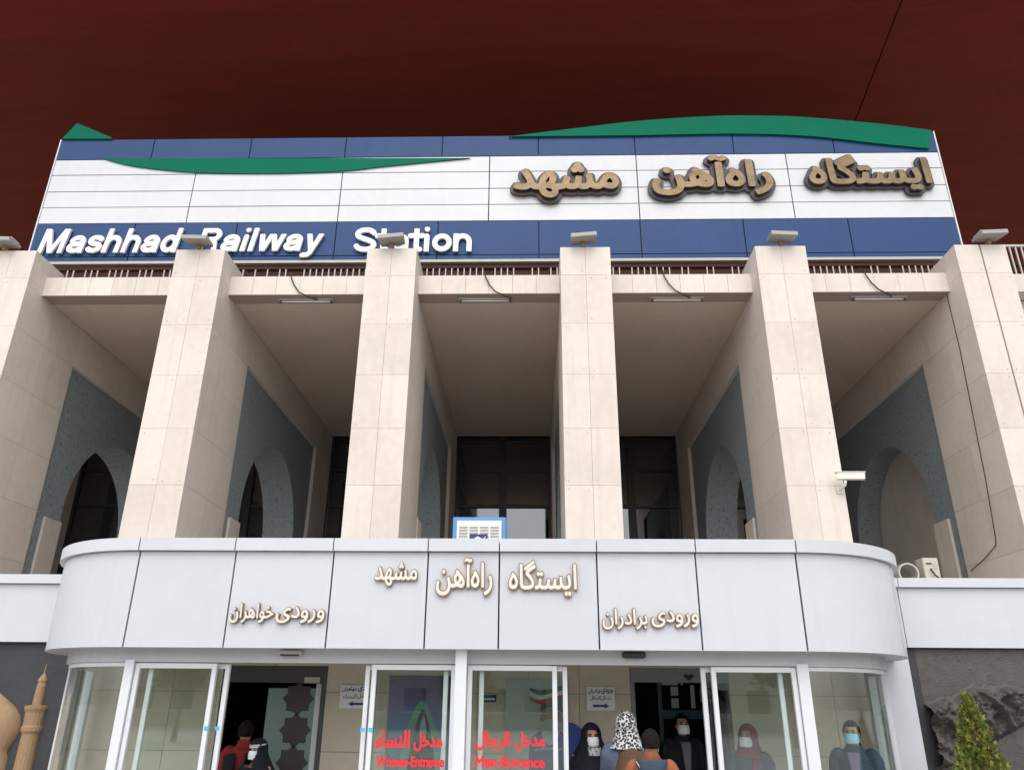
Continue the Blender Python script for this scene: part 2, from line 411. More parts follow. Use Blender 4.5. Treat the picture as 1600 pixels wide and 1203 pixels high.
for a, b_ in zip(ZR[1:], ZR[:-1]): row('white_panel', ws, a, b_, WHITEP)
row('blue_panel', bs, 11.50, 12.45, BLUEP); row('blue_panel', bs, 11.38, 11.50, BLUEP)
box('edge_trim', X0-.03, X0-.002, 15.49, 15.6, 11.38, 15.0, ALUF, SG); box('edge_trim', X1+.002, X1+.03, 15.49, 15.6, 11.38, 15.0, ALUF, SG)
box('bottom_trim', X0, X1, 15.48, 15.6, 11.30, 11.37, FIXT, SG)
def curve_pts(pts, n=8):
    P = [Vector((*p, 0)) for p in pts]; out = []
    for i in range(len(P)-1):
        p0, p1, p2, p3 = P[max(i-1, 0)], P[i], P[i+1], P[min(i+2, len(P)-1)]
        for t in np.linspace(0, 1, n, endpoint=False):
            out.append(tuple((.5*((2*p1)+(p2-p0)*t+(2*p0-5*p1+4*p2-p3)*t*t+(3*p1-p0-3*p2+p3)*t**3))[:2]))
    return out+[tuple(P[-1][:2])]
u_ = [(-0.540, 14.921), (1.154, 15.163), (2.774, 15.376), (4.586, 15.502), (5.790, 15.500), (6.981, 15.431), (8.741, 15.203), (9.962, 14.991)]
l_ = [(9.804, 14.430), (8.634, 14.591), (6.900, 14.850), (5.075, 14.942), (2.748, 14.923)]
prism('green_swoosh', curve_pts(u_)+curve_pts(l_), 'y', 15.44, 15.49, GREENP, SG)
prism('green_swoosh', curve_pts([(-1.490, 14.282), (-3.618, 14.051), (-4.629, 13.926), (-6.190, 13.871), (-7.832, 13.898), (-8.924, 13.972), (-10.061, 14.151), (-10.741, 14.363)]), 'y', 15.46, 15.495, GREENP, SG)
prism('green_swoosh', [(-11.966, 14.998), (-11.689, 15.496), (-10.695, 15.023), (-10.686, 14.982)], 'y', 15.45, 15.52, GREENP, SG)
# white English lettering, gold Persian lettering with dark backing
def arc_pts(cx, cy, rx, ry, a0, a1, n=14): return [(cx+rx*math.cos(R(a0+(a1-a0)*k/n)), cy+ry*math.sin(R(a0+(a1-a0)*k/n))) for k in range(n+1)]
XH, CAP, HW = .53, .73, .070
def glyph(ch):
    """bold grotesque letter: centre-lines, advance, clip heights"""
    h, m_ = HW, XH-HW
    if ch == 'M': return [[(.07, -.2), (.07, .95)], [(.07, .80), (.37, .02)], [(.37, .02), (.67, .80)], [(.67, -.2), (.67, .95)]], .84, 0, CAP
    if ch == 'a': return [arc_pts(.26, m_-.13, .17, .13, 165, 0)+[(.43, -.2)], arc_pts(.235, .165, .165, .10, 75, 285)+[(.36, .10), (.43, .2)], [(.25, .265), (.43, .30)]], .56, 0, XH
    if ch == 's': return [arc_pts(.25, m_-.09, .165, .095, 25, 240)+arc_pts(.25, h+.10, .175, .10, 60, -150)], .52, 0, XH
    if ch in 'hn': return [[(.08, -.2), (.08, .95)], [(.08, .25)]+arc_pts(.265, m_-.17, .175, .17, 165, 0)+[(.44, -.2)]], .58, 0, CAP if ch == 'h' else XH
    if ch == 'd': return [arc_pts(.25, XH/2, .175, XH/2-h, 0, 360, 24), [(.45, -.2), (.45, .95)]], .59, 0, CAP
    if ch == 'R': return [[(.09, -.2), (.09, .95)], [(.09, CAP-h), (.38, CAP-h)]+arc_pts(.38, CAP-h-.14, .15, .14, 90, -90)+[(.09, CAP-h-.28)], [(.34, .37), (.46, .28), (.50, .1), (.54, -.2)]], .68, 0, CAP
    if ch == 'i': return [[(.09, -.2), (.09, XH-.07)], [(.09, CAP-.055), (.09, CAP-.05)]], .23, 0, CAP
    if ch == 'l': return [[(.09, -.2), (.09, .95)]], .23, 0, CAP
    if ch == 'w': return [[(.05, .65), (.20, 0), (.385, .60), (.57, 0), (.72, .65)]], .78, 0, XH
    if ch == 'y': return [[(.05, .65), (.26, .0)], [(.47, .65), (.24, -.06), (.18, -.125), (.05, -.13)]], .53, -.20, XH
    if ch == 'S': return [arc_pts(.34, CAP-h-.125, .225, .13, 15, 240)+arc_pts(.34, h+.14, .24, .14, 60, -165)], .68, 0, CAP
    if ch == 't': return [[(.15, .72), (.15, .15)]+arc_pts(.24, .15, .09, .085, 180, 275), [(-.02, XH-.055), (.31, XH-.055)]], .34, 0, CAP-.04
    if ch == 'o': return [arc_pts(.275, XH/2, .195, XH/2-h, 0, 360, 26)], .57, 0, XH
def stroke_field(word, shear=0., res=.011):
    """signed distance of a word drawn with the letters above"""
    x0 = 0; items = []
    for ch in word: st_, adv, lo, hi = glyph(ch); items.append((st_, x0, lo, hi)); x0 += adv
    xs = np.arange(-.35, x0+.35, res); ys = np.arange(-.30, .85, res); X, Y = np.meshgrid(xs, ys); X = X-shear*Y
    S = np.full(X.shape, -1.)
    for st_, ox, lo, hi in items:
        D = np.full(X.shape, 9.)
        for line in st_:
            for (ax, ay), (bx, by) in zip(line[:-1], line[1:]):
                dx, dy = bx-ax, by-ay; t_ = np.clip(((X-ox-ax)*dx+(Y-ay)*dy)/(dx*dx+dy*dy+1e-9), 0, 1)
                D = np.minimum(D, np.hypot(X-ox-ax-t_*dx, Y-ay-t_*dy))
        S = np.maximum(S, np.minimum.reduce([HW-D, Y-lo, hi-Y]))
    return xs, ys, S
for body, sh, bb in (('Mashhad', .17, (-11.76, -8.33, 11.575, 12.235)), ('Railway', .17, (-7.93, -4.91, 11.42, 12.225)), ('Station', .0, (-4.17, -1.39, 11.555, 12.215))):
    field_mesh('white_lettering', stroke_field(body, sh), 0., bb, 15.41, 15.47, LETWHITE, SG)
for body, bb in ((W_MSH, (-.40, 2.12, 12.98, 13.98)), (W_RAH, (2.95, 5.82, 13.02, 14.16)), (W_IST, (6.72, 9.60, 13.12, 14.15))):
    F = text_field(body, .02)
    field_mesh('letter_backing', F, .115, bb, 15.40, 15.47, LETBACK, SG, ref=.035)
    field_mesh('gold_lettering', F, .035, bb, 15.30, 15.38, GOLD, SG, ref=.035, me_side=LETBACK)

# ------------------------------------------------------------------ entrance vestibule
VB = thing('entrance_vestibule', 'glazed entrance vestibule with curved ends and silver fascia bearing Persian lettering', 'entrance', (-.65, 7.6, 0))
CL, CRX = (-3.88, 9.3), (2.57, 9.3)
def arc(side, t, off=0.):     # point on the plan curve; t 0..90 deg from the flat front to the wing; off = outward offset
    cx = CRX[0] if side > 0 else CL[0]; rx, ry = (1.50 if side > 0 else 1.44)+off, 1.70+off
    return (cx+side*rx*math.sin(R(t)), 9.3-ry*math.cos(R(t)))
def curved(name, side, t0, t1, o0, o1, z0, z1, m, parent, n=12):
    ts = np.linspace(t0, t1, n+1); vs = []
    for t in ts:
        a, b_ = arc(side, t, o1), arc(side, t, o0)
        vs += [(a[0], a[1], z0), (a[0], a[1], z1), (b_[0], b_[1], z1), (b_[0], b_[1], z0)]
    fs = [[0, 1, 2, 3], [4*n+3, 4*n+2, 4*n+1, 4*n]]
    for k in range(n):
        for e in range(4): fs.append([4*k+e, 4*k+(e+1) % 4, 4*k+4+(e+1) % 4, 4*k+4+e])
    o = mesh(name, vs, fs, m, parent)
    for p in o.data.polygons: p.use_smooth = False
    return o
FS = [-3.88, -2.92, -1.945, -1.01, -.31, .64, 1.60, 2.57]
for a, b_ in zip(FS[:-1], FS[1:]):
    box('fascia_panel', a+.008, b_-.008, 7.6, 7.63, 2.222, 3.122, ALU, VB)
    box('cap_panel', a+.006, b_-.006, 7.55, 7.9, 3.128, 3.25, ALU, VB)
box('fascia_core', FS[0], FS[-1], 7.63, 7.75, 2.235, 3.12, DARKGAP, VB)
for s in (-1, 1):
    for t0, t1 in ((0, 52), (52, 90)):
        curved('fascia_panel', s, t0+.4, t1-.4, -.03, 0., 2.222, 3.122, ALU, VB)
        curved('cap_panel', s, t0+.3, t1-.3, -.3, .05, 3.128, 3.25, ALU, VB)
    curved('fascia_core', s, 0, 90, -.15, -.03, 2.235, 3.12, DARKGAP, VB)
    curved('header', s, 0, 90, -.34, -.22, 2.10, 2.30, HEAD, VB)
    # curved glazing: sill rail, pane pair, mullion
    gp = None
    for t0, t1 in ((3, 66), (68.5, 88)):
        p = curved('glass_pane', s, t0, t1, -.285, -.275, .1, 2.10, CGLASS, VB)
    for t in (1.5, 67, 89): curved('mullion', s, t-1.4, t+1.4, -.32, -.24, 0.02, 2.10, ALUF, VB, n=2)
    curved('frame_rail', s, 3, 88, -.31, -.25, 2.06, 2.098, ALUF, VB); curved('frame_rail', s, 3, 88, -.31, -.25, .02, .1, ALUF, VB)
    curved('soffit', s, 0, 90, -.30, -.02, 2.223, 2.23, HEAD, VB)
box('header', FS[0], FS[-1], 7.82, 7.94, 2.10, 2.30, HEAD, VB)
box('soffit', FS[0], FS[-1], 7.635, 7.9, 2.223, 2.234, HEAD, VB)
prism('vestibule_roof', [(-5.25, 9.5), (-5.1, 8.8), (-4.5, 7.98), (-3.88, 7.75), (2.57, 7.75), (3.2, 7.98), (3.88, 8.8), (4.0, 9.5)], 'z', 3.0, 3.06, HEAD, VB)
prism('vestibule_ceiling', [(-5.0, 9.45), (-4.9, 8.9), (-4.4, 8.3), (-3.88, 8.02), (2.57, 8.02), (3.1, 8.3), (3.6, 8.9), (3.7, 9.45)], 'z', 2.32, 2.36, mat('vestibule_ceiling', (.6, .58, .55), .8), VB)
# posts and door leaves (fixed pane in front, sliding leaf parked behind)
for a, b_ in ((-3.925, -3.84), (2.515, 2.62)): box('post', a, b_, 7.80, 7.93, 0, 2.12, ALUF, VB)
box('centre_post', -.717, -.612, 7.70, 7.93, 0, 2.222, ALUF, VB)
def leaf(x0, x1, y, name='door_leaf', st=.045):
    fr = box(name, x0, x0+st, y, y+.045, .02, 2.09, ALUF, VB, bev=.004)
    box('stile', x1-st, x1, y, y+.045, .02, 2.09, ALUF, fr, bev=.004)
    box('rail', x0+st, x1-st, y+.002, y+.043, 2.045, 2.09, ALUF, fr); box('rail', x0+st, x1-st, y+.002, y+.043, .02, .12, ALUF, fr)
    box('pane', x0+st, x1-st, y+.018, y+.026, .12, 2.045, CGLASS, fr)
    return fr
leaf(-3.835, -3.04, 7.83, 'fixed_leaf'); leaf(-3.73, -2.935, 7.90)
wl = leaf(-1.53, -.72, 7.83, 'fixed_leaf'); leaf(-1.605, -.80, 7.90)
ml = leaf(-.609, .245, 7.83, 'fixed_leaf'); leaf(-.50, .345, 7.90)
leaf(1.71, 2.51, 7.83, 'fixed_leaf'); leaf(1.625, 2.40, 7.90)
# red vinyl words on the two middle panes
for F, bb in ((text_field(W_NIS, .03), (-1.45, -1.13, 1.365, 1.515)), (text_field(W_MAD, .03), (-1.09, -.83, 1.345, 1.50)), (text_field('Women-Entrance', .03), (-1.43, -.805, 1.212, 1.297)),
              (text_field(W_RIJ, .03), (-.52, -.20, 1.355, 1.515)), (text_field(W_MAD, .03), (-.15, .12, 1.36, 1.51)), (text_field('Men-Entrance', .03), (-.515, .12, 1.215, 1.302))):
    field_mesh('red_lettering', F, .04, bb, 7.838, 7.845, RED, VB, ref=.04)
sb = mat('blue_sticker', (.05, .42, .78), .5)
for x in (-3.05, -2.95, -1.58, -1.50): box('blue_sticker', x-.02, x+.02, 7.824, 7.829, 1.50, 1.535, sb, VB)
# raised letters on the fascia
for body, bb in ((W_MSH, (-1.52, -1.10, 2.79, 3.03)), (W_RAH, (-.92, -.37, 2.70, 3.07)), (W_IST, (-.22, .445, 2.70, 3.05)),
                 (W_VOR, (-2.44, -1.965, 2.44, 2.60)), (W_KHA, (-2.885, -2.46, 2.44, 2.63)), (W_VOR, (1.13, 1.585, 2.42, 2.58)), (W_BAR, (.67, 1.10, 2.40, 2.60))):
    F = text_field(body, .025)
    field_mesh('letter_edge', F, .055, bb, 7.565, 7.60, LETBRONZE, VB, ref=.055)
    field_mesh('raised_lettering', F, .014, bb, 7.555, 7.564, LETCREAM, VB, ref=.055)
# sensors above the doors
for x, m_ in ((-2.32, FIXT), (.98, mat('sensor_black', (.03, .03, .035), .35))):
    s_ = thing('door_sensor', ('pale' if x < 0 else 'black')+' motion sensor bar above the '+('left' if x < 0 else 'right')+' sliding door', 'sensor', (x, 7.8, 2.15), 'motion sensors on the door header')
    box('housing', x-.11, x+.11, 7.755, 7.818, 2.165, 2.215, m_, s_, bev=.01); box('lens', x-.09, x+.09, 7.752, 7.76, 2.158, 2.175, BFRAME, s_)

# ------------------------------------------------------------------ inner wall, inner doors, dim hall
IW = thing('inner_entrance_wall', 'beige stone wall with two inner doorways behind the glazed entrance', 'wall', (-.65, 9.45, 0))
BEI = mat('beige_inner_stone', (.56, .475, .375), .55, var=.10, scale=1.5, bump=.08, bscale=30)
def wall_slabs(x0, x1, z0, z1, w=.6, h=.62):
    core = box('wall_core', x0, x1, 9.475, 9.6, z0, z1, JOINT, IW)
    nx = max(1, round((x1-x0)/w)); z = z0
    while z < z1-.01:
        zt = min(z1, z+h) if z > z0 or z1-z0 < h else min(z1, z+h)
        for k in range(nx):
            box('stone_slab', x0+(x1-x0)*k/nx+.003, x0+(x1-x0)*(k+1)/nx-.003, 9.45+random.uniform(0, .003), 9.474, z+.003, zt-.003, BEI, core)
        z += h
wall_slabs(-5.28, -3.58, 0, 2.34); wall_slabs(-2.36, 1.13, 0, 2.34); wall_slabs(2.25, 4.0, 0, 2.34)
wall_slabs(-3.58, -2.36, 2.14, 2.34); wall_slabs(1.13, 2.25, 2.14, 2.34)
DK = mat('dark_door_frame', (.06, .055, .06), .45); FROST = mat('frosted_green_glass', (.22, .29, .265), .35, var=.06, scale=2); STARM = mat('dark_star_film', (.055, .04, .045), .5)
ID = thing('inner_door', 'inner sliding door with frosted pane and dark eight pointed stars', 'door', (-2.9, 9.5, 0))
box('door_header', -3.58, -2.36, 9.46, 9.62, 1.96, 2.138, DK, ID); box('jamb', -2.42, -2.36, 9.46, 9.60, 0, 1.96, DK, ID); box('jamb', -3.58, -3.53, 9.46, 9.60, 0, 1.96, DK, ID)
box('frosted_pane', -3.06, -2.45, 9.56, 9.572, .05, 1.90, FROST, ID); box('door_stile', -2.50, -2.44, 9.54, 9.59, .02, 1.95, ALUF, ID)
for k in range(6):
    cx, cz = -2.70, 1.79-.335*k; pts = []
    for q in range(16):
        a = math.pi*q/8; r_ = .185 if q % 2 == 0 else .142
        pts.append((cx+r_*math.sin(a), cz+r_*math.cos(a)))
    prism('star', pts, 'y', 9.552, 9.559, STARM, ID)
box('lamp_box', -2.62, -2.44, 9.44, 9.458, 1.955, 2.02, FIXT, ID)
ID2 = thing('inner_door', 'right inner doorway with grey header and dark open leaf', 'door', (1.7, 9.5, 0))
box('door_header', 1.13, 2.25, 9.44, 9.62, 1.99, 2.138, mat('header_grey', (.20, .20, .215), .5), ID2); box('jamb', 1.13, 1.18, 9.455, 9.6, 0, 1.99, mat('header_grey', (0, 0, 0)), ID2); box('jamb', 2.2, 2.25, 9.455, 9.6, 0, 1.99, DK, ID2)
prism('heart_sticker', [(1.74, 2.055), (1.80, 2.01), (1.86, 2.055), (1.845, 2.085), (1.80, 2.07), (1.755, 2.085)], 'y', 9.432, 9.439, DARKGAP, ID2)
NB = thing('notice_screen', 'green framed glass screen with paper notices and an arched badge inside', 'screen', (1.9, 10.2, 0))
GF = mat('dark_green_frame', (.02, .07, .06), .4)
box('frame', 1.55, 1.60, 10.2, 10.25, 0, 2.2, GF, NB); box('frame', 1.6, 2.7, 10.2, 10.25, 1.60, 1.70, mat('teal_band', (.02, .08, .11), .5), NB); box('frame', 1.6, 2.7, 10.2, 10.25, 2.12, 2.2, GF, NB)
PAP = mat('paper', (.62, .70, .66), .7)
for a, b_, c_, d_ in ((1.61, 1.80, 1.98, 2.10), (1.71, 1.80, 1.86, 1.96), (1.71, 1.80, 1.72, 1.83), (1.84, 1.865, 1.98, 2.1), (1.93, 2.05, 2.03, 2.1), (1.95, 2.0, 1.72, 1.98)): box('paper_notice', a, b_, 10.19, 10.199, c_, d_, PAP, NB)
prism('badge', [(2.06, 1.79), (2.28, 1.79), (2.28, 1.92), (2.25, 2.0), (2.17, 2.09), (2.09, 2.0), (2.06, 1.92)], 'y', 10.185, 10.198, mat('badge_yellow_green', (.30, .30, .07), .5), NB)
pts = []
for q in range(32):
    r_ = .072 if (q//2) % 2 else .06
    pts.append((2.17+r_*math.cos(q*math.pi/16), 1.89+r_*math.sin(q*math.pi/16)))
prism('badge_wheel', pts, 'y', 10.178, 10.184, DARKGAP, NB)
prism('badge_wheel', [(2.17+.035*math.cos(q*math.pi/8), 1.89+.035*math.sin(q*math.pi/8)) for q in range(16)], 'y', 10.172, 10.177, mat('badge_gold', (.4, .3, .06), .4), NB)
HL = thing('entrance_hall', 'dim interior hall behind the inner doors', 'hall', (-.6, 12, 0))
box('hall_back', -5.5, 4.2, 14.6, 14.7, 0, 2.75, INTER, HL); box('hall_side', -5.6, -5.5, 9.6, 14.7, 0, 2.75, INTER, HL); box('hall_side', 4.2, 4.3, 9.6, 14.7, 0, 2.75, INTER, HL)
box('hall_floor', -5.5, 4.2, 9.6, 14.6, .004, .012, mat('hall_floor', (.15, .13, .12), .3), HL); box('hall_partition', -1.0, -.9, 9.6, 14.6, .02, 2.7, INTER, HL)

# door-direction plates and posters on the inner wall
for xa, xb, wd_, ar, nm in ((-2.19, -1.80, (W_KHA, W_NIS), -1, 'women'), (.628, .945, (W_BAR, W_RIJ), 1, 'men')):
    t = thing('direction_plate', 'white plate with Persian text and blue arrow pointing '+('left' if ar < 0 else 'right'), 'sign', ((xa+xb)/2, 9.44, 1.69), 'entrance direction plates')
    box('plate', xa, xb, 9.43, 9.449, 1.69, 1.937, WPLATE, t, bev=.003)
    xm = (xa+xb)/2; w_ = (xb-xa)
    field_mesh('lettering', text_field(W_VOR, .04), .02, (xm+.01, xb-.02, 1.865, 1.922), 9.426, 9.429, INK, t, ref=.02)
    field_mesh('lettering', text_field(wd_[0], .04), .02, (xa+.02, xm-.005, 1.865, 1.922), 9.426, 9.429, INK, t, ref=.02)
    field_mesh('lettering', text_field(W_MAD, .04), .0, (xm+.01, xb-.04, 1.795, 1.845), 9.426, 9.429, DARKGAP, t)
    field_mesh('lettering', text_field(wd_[1], .04), .0, (xa+.04, xm-.005, 1.795, 1.845), 9.426, 9.429, DARKGAP, t)
    p = [(-.09, -.012), (.04, -.012), (.04, -.028), (.095, 0), (.04, .028), (.04, .012), (-.09, .012)]
    prism('arrow', [(xm+ar*u, 1.738+v) for u, v in p], 'y', 9.426, 9.429, INK, t)
def gradient_mat(name, stops, z0, z1, nscale=5.):
    m = bpy.data.materials.new(name); m.use_nodes = True; n = m.node_tree; b = n.nodes['Principled BSDF']; b.inputs['Roughness'].default_value = .35
    ge = n.nodes.new('ShaderNodeNewGeometry'); sp = n.nodes.new('ShaderNodeSeparateXYZ'); n.links.new(ge.outputs['Position'], sp.inputs[0])
    nz = n.nodes.new('ShaderNodeTexNoise'); nz.inputs['Scale'].default_value = nscale; n.links.new(ge.outputs['Position'], nz.inputs['Vector'])
    ad = n.nodes.new('ShaderNodeMath'); ad.operation = 'MULTIPLY_ADD'; n.links.new(nz.outputs['Fac'], ad.inputs[0]); ad.inputs[1].default_value = .35; n.links.new(sp.outputs['Z'], ad.inputs[2])
    mr = n.nodes.new('ShaderNodeMapRange'); n.links.new(ad.outputs[0], mr.inputs['Value']); mr.inputs['From Min'].default_value = z0+.17; mr.inputs['From Max'].default_value = z1+.17
    cr = n.nodes.new('ShaderNodeValToRGB'); n.links.new(mr.outputs[0], cr.inputs[0])
    while len(cr.color_ramp.elements) < len(stops): cr.color_ramp.elements.new(.5)
    for e, (p, c) in zip(cr.color_ramp.elements, stops): e.position = p; e.color = (*c, 1)
    n.links.new(cr.outputs[0], b.inputs['Base Color'])
    return m
P1 = thing('poster', 'dark violet poster with a hooded robed figure behind the left middle pane', 'poster', (-1.26, 9.44, .8))
box('sheet', -1.63, -.90, 9.432, 9.446, .70, 2.04, gradient_mat('poster_print_dusk', [(0, (.08, .10, .13)), (.4, (.07, .22, .27)), (.6, (.09, .17, .33)), (.8, (.10, .08, .22)), (1, (.06, .05, .11))], .7, 2.04), P1)
def flat(name, pts, m, parent, y): return prism(name, pts, 'y', y, y+.002, m, parent)
flat('printed_veil', curve_pts([(-1.5, .72), (-1.46, 1.2), (-1.38, 1.55), (-1.25, 1.78), (-1.12, 1.6), (-1.02, 1.3), (-.98, .72)], 5), mat('print_teal', (.12, .33, .26), .4, var=.4, scale=8), P1, 9.429)
flat('printed_robe', curve_pts([(-1.42, .72), (-1.36, 1.2), (-1.28, 1.6), (-1.22, 1.68), (-1.16, 1.55), (-1.08, 1.2), (-1.03, .72)], 5), mat('print_dark_robe', (.025, .03, .03), .4), P1, 9.426)
flat('printed_light', curve_pts([(-1.26, 1.42), (-1.245, 1.56), (-1.215, 1.62), (-1.19, 1.54), (-1.18, 1.42), (-1.22, 1.36), (-1.26, 1.42)], 4), mat('print_pale_blue', (.25, .36, .42), .4, var=.3, scale=20), P1, 9.423)
P2 = thing('poster', 'pale poster with blue robed figure and green white red ribbon behind the right middle pane', 'poster', (.03, 9.44, .8))
box('sheet', -.30, .42, 9.432, 9.446, .70, 2.02, mat('poster_print_pale', (.38, .40, .36), .4, var=.15, scale=5), P2)
flat('printed_robe', curve_pts([(-.02, .72), (-.02, 1.33), (.10, 1.47), (.26, 1.50), (.38, 1.42), (.41, 1.3), (.41, .72)], 6), mat('print_navy', (.018, .045, .17), .4, var=.2, scale=9), P2, 9.429)
flat('printed_beard', curve_pts([(.11, 1.55), (.12, 1.42), (.20, 1.33), (.30, 1.42), (.33, 1.58), (.22, 1.62), (.11, 1.55)], 5), mat('print_grey_white', (.38, .38, .37), .4, var=.3, scale=25), P2, 9.426)
flat('printed_face', curve_pts([(.09, 1.56), (.12, 1.68), (.22, 1.71), (.33, 1.66), (.34, 1.56), (.22, 1.60), (.09, 1.56)], 5), mat('print_skin', (.33, .22, .17), .4, var=.3, scale=20), P2, 9.424)
flat('printed_turban', curve_pts([(.10, 1.68), (.13, 1.82), (.24, 1.90), (.35, 1.82), (.38, 1.66), (.24, 1.72), (.10, 1.68)], 5), mat('print_slate', (.10, .11, .15), .4, var=.3, scale=20), P2, 9.422)
for dz, m_ in ((0, mat('print_green', (.03, .18, .08), .4)), (-.05, mat('print_white', (.6, .6, .6), .4)), (-.10, mat('print_red', (.40, .05, .05), .4))):
    flat('printed_ribbon', curve_pts([(-.02, 1.93+dz), (.10, 1.89+dz), (.24, 1.92+dz), (.38, 1.95+dz), (.38, 1.91+dz), (.24, 1.88+dz), (.10, 1.85+dz), (-.02, 1.90+dz)], 4), m_, P2, 9.419+dz*.02)
for body, z, m_ in ((W_MOS+' '+W_GER, 1.27, mat('print_yellow', (.5, .42, .1), .4)),):
    field_mesh('printed_text', text_field(body, .04), .0, (.03, .40, z, z+.07), 9.424, 9.427, m_, P2)
t = thing('small_plaque', 'small dark blue plaque on the inner wall beside the pale poster', 'plaque', (-.48, 9.44, 1.8)); box('plate', -.56, -.40, 9.434, 9.449, 1.77, 1.845, INK, t); box('print', -.545, -.415, 9.431, 9.4335, 1.79, 1.81, WPLATE, t)
t = thing('roll_up_banner', 'deep blue banner standing beside the right door opening', 'banner', (.45, 9.2, 0)); mesh('sheet', [(.385, 9.38, .02), (.56, 9.30, .02), (.56, 9.30, 1.50), (.47, 9.34, 1.56), (.385, 9.38, 1.57), (.385, 9.40, .02), (.56, 9.32, .02), (.56, 9.32, 1.5), (.47, 9.36, 1.56), (.385, 9.40, 1.57)], [[0, 1, 2, 3, 4], [9, 8, 7, 6, 5], [0, 1, 6, 5], [1, 2, 7, 6], [2, 3, 8, 7], [3, 4, 9, 8], [4, 0, 5, 9]], mat('banner_blue', (.02, .05, .26), .5, var=.2, scale=6), t); box('foot', .37, .58, 9.2, 9.5, .012, .04, FIXT, t)

# ------------------------------------------------------------------ low wings either side
for s, nm in ((-1, 'left'), (1, 'right')):
    W = thing('side_wing', ('left low wing with dark wall and tan minaret relief' if s < 0 else 'right low wing with white fascia above a dark carved relief wall'), 'building', (s*8, 9.3, 0))
    xa = -5.33 if s < 0 else 4.08
    seams = [xa+s*.18, xa+s*2.35, xa+s*4.9, xa+s*7.4]
    allx = [xa]+seams
    for a, b_ in zip(allx[:-1], allx[1:]):
        lo, hi = min(a, b_), max(a, b_)
        box('fascia_panel', lo+.005, hi-.005, 9.27, 9.30, 2.375, 3.03, ALU, W); box('cap_panel', lo+.004, hi-.004, 9.22, 9.6, 3.036, 3.14, ALU, W)
    lo, hi = min(xa, seams[-1]), max(xa, seams[-1])
    box('fascia_core', lo, hi, 9.30, 9.5, 2.39, 3.03, DARKGAP, W)
    box('dark_wall', lo, hi, 9.34, 9.6, 0, 2.385, SLATE, W)
    pa, pb = 3.93, 4.23
    if s > 0: box('white_pilaster', pa, pb, 9.24, 9.38, 0, 2.37, ALU, W)
    else: box('white_pilaster', -5.30, -5.22, 9.26, 9.4, 0, 2.37, ALUF, W)
    if s < 0:
        # minaret and dome in shallow relief
        cx = -5.62
        prof = [(.155, 0), (.15, .9), (.135, 1.40), (.165, 1.43), (.165, 1.47), (.15, 1.49), (.155, 1.62), (.185, 1.66), (.185, 1.69), (.085, 1.70), (.075, 1.90), (.065, 1.93), (.078, 1.96), (.05, 2.0), (.012, 2.04), (.006, 2.14)]
        vs, fs = [], []; n = 9
        for r_, z in prof:
            for k in range(n): a = math.pi*k/(n-1); vs.append((cx+.7*r_*math.cos(a), 9.34-.6*r_*math.sin(a), z))
        for i in range(len(prof)-1):
            for k in range(n-1): fs.append([i*n+k, i*n+k+1, (i+1)*n+k+1, (i+1)*n+k])
        mesh('minaret_relief', vs, fs, TAN, W, smooth=False)
        prof = [(.32, 0), (.32, 1.16), (.30, 1.20), (.30, 1.24), (.36, 1.34), (.39, 1.46), (.36, 1.58), (.27, 1.68), (.14, 1.77), (.03, 1.84), (.008, 1.95)]
        vs, fs = [], []; n = 13
        for r_, z in prof:
            for k in range(n): a = math.pi*k/(n-1); vs.append((-6.14+r_*math.cos(a), 9.34-.45*r_*math.sin(a), z))
        for i in range(len(prof)-1):
            for k in range(n-1): fs.append([i*n+k, i*n+k+1, (i+1)*n+k+1, (i+1)*n+k])
        mesh('dome_relief', vs, fs, TAN, W, smooth=True)
        box('arcade_relief', -8.5, -6.6, 9.28, 9.338, 0, 1.1, TAN, W, bev=.01)
    else:
        # carved relief: swirling mane-like mass over a smooth flank, coursed stones at the right
        nx, nz_ = 190, 130; xs = np.linspace(4.36, 6.3, nx); zs = np.linspace(.5, 2.36, nz_); vs, fs = [], []
        for z in zs:
            for x in xs:
                top = 1.80+.17*math.sin((x-4.45)*2.1)+.05*noise.noise((x*5, 0, 0))
                bot = 1.45-.32*math.cos((x-4.2)*1.7)+.06*noise.noise((x*4, 3, 0))
                h = 0
                e = min(1, max(0, (top-z)/.05)); e2 = min(1, max(0, (z-bot)/.05)); er = min(1, max(0, (5.62-x)/.06))
                wv = noise.noise((x*3, z*3, 1.7))*.5
                s1 = abs(math.sin((x*9+z*6)+4*wv)); s2 = noise.noise((x*11+wv*3, z*9-wv*3, .3))
                h += e*e2*er*(.04+.07*(1-s1)**1.5+.05*s2+.03*(1-abs(noise.noise((x*24, z*20, 2))*2)))
                if z < bot: h += er*(.025+.012*noise.noise((x*2, z*2, 5)))
                if x > 5.40 and z < 1.62:
                    gx, gz = ((x-5.4)/.26) % 1, ((z+.1)/.30) % 1; edge = min(gx, 1-gx, gz, 1-gz)
                    h = max(h, (.045+.02*noise.noise((math.floor((x-5.4)/.26)*3.1, math.floor((z+.1)/.3)*2.3, 0)))*min(1, edge/.08))
                sp = noise.noise((x*16, z*16, 9)); 
                if z > top and sp > .42: h += .02*(sp-.42)*5*max(0, noise.noise((x*1.7, z*1.7, 4))+.35)
                vs.append((x, 9.337-max(0, h)*1.7, z))
        for j in range(nz_-1):
            for i in range(nx-1): fs.append([j*nx+i, j*nx+i+1, (j+1)*nx+i+1, (j+1)*nx+i])
        mesh('carved_relief', vs, fs, BRONZE, W, smooth=True)

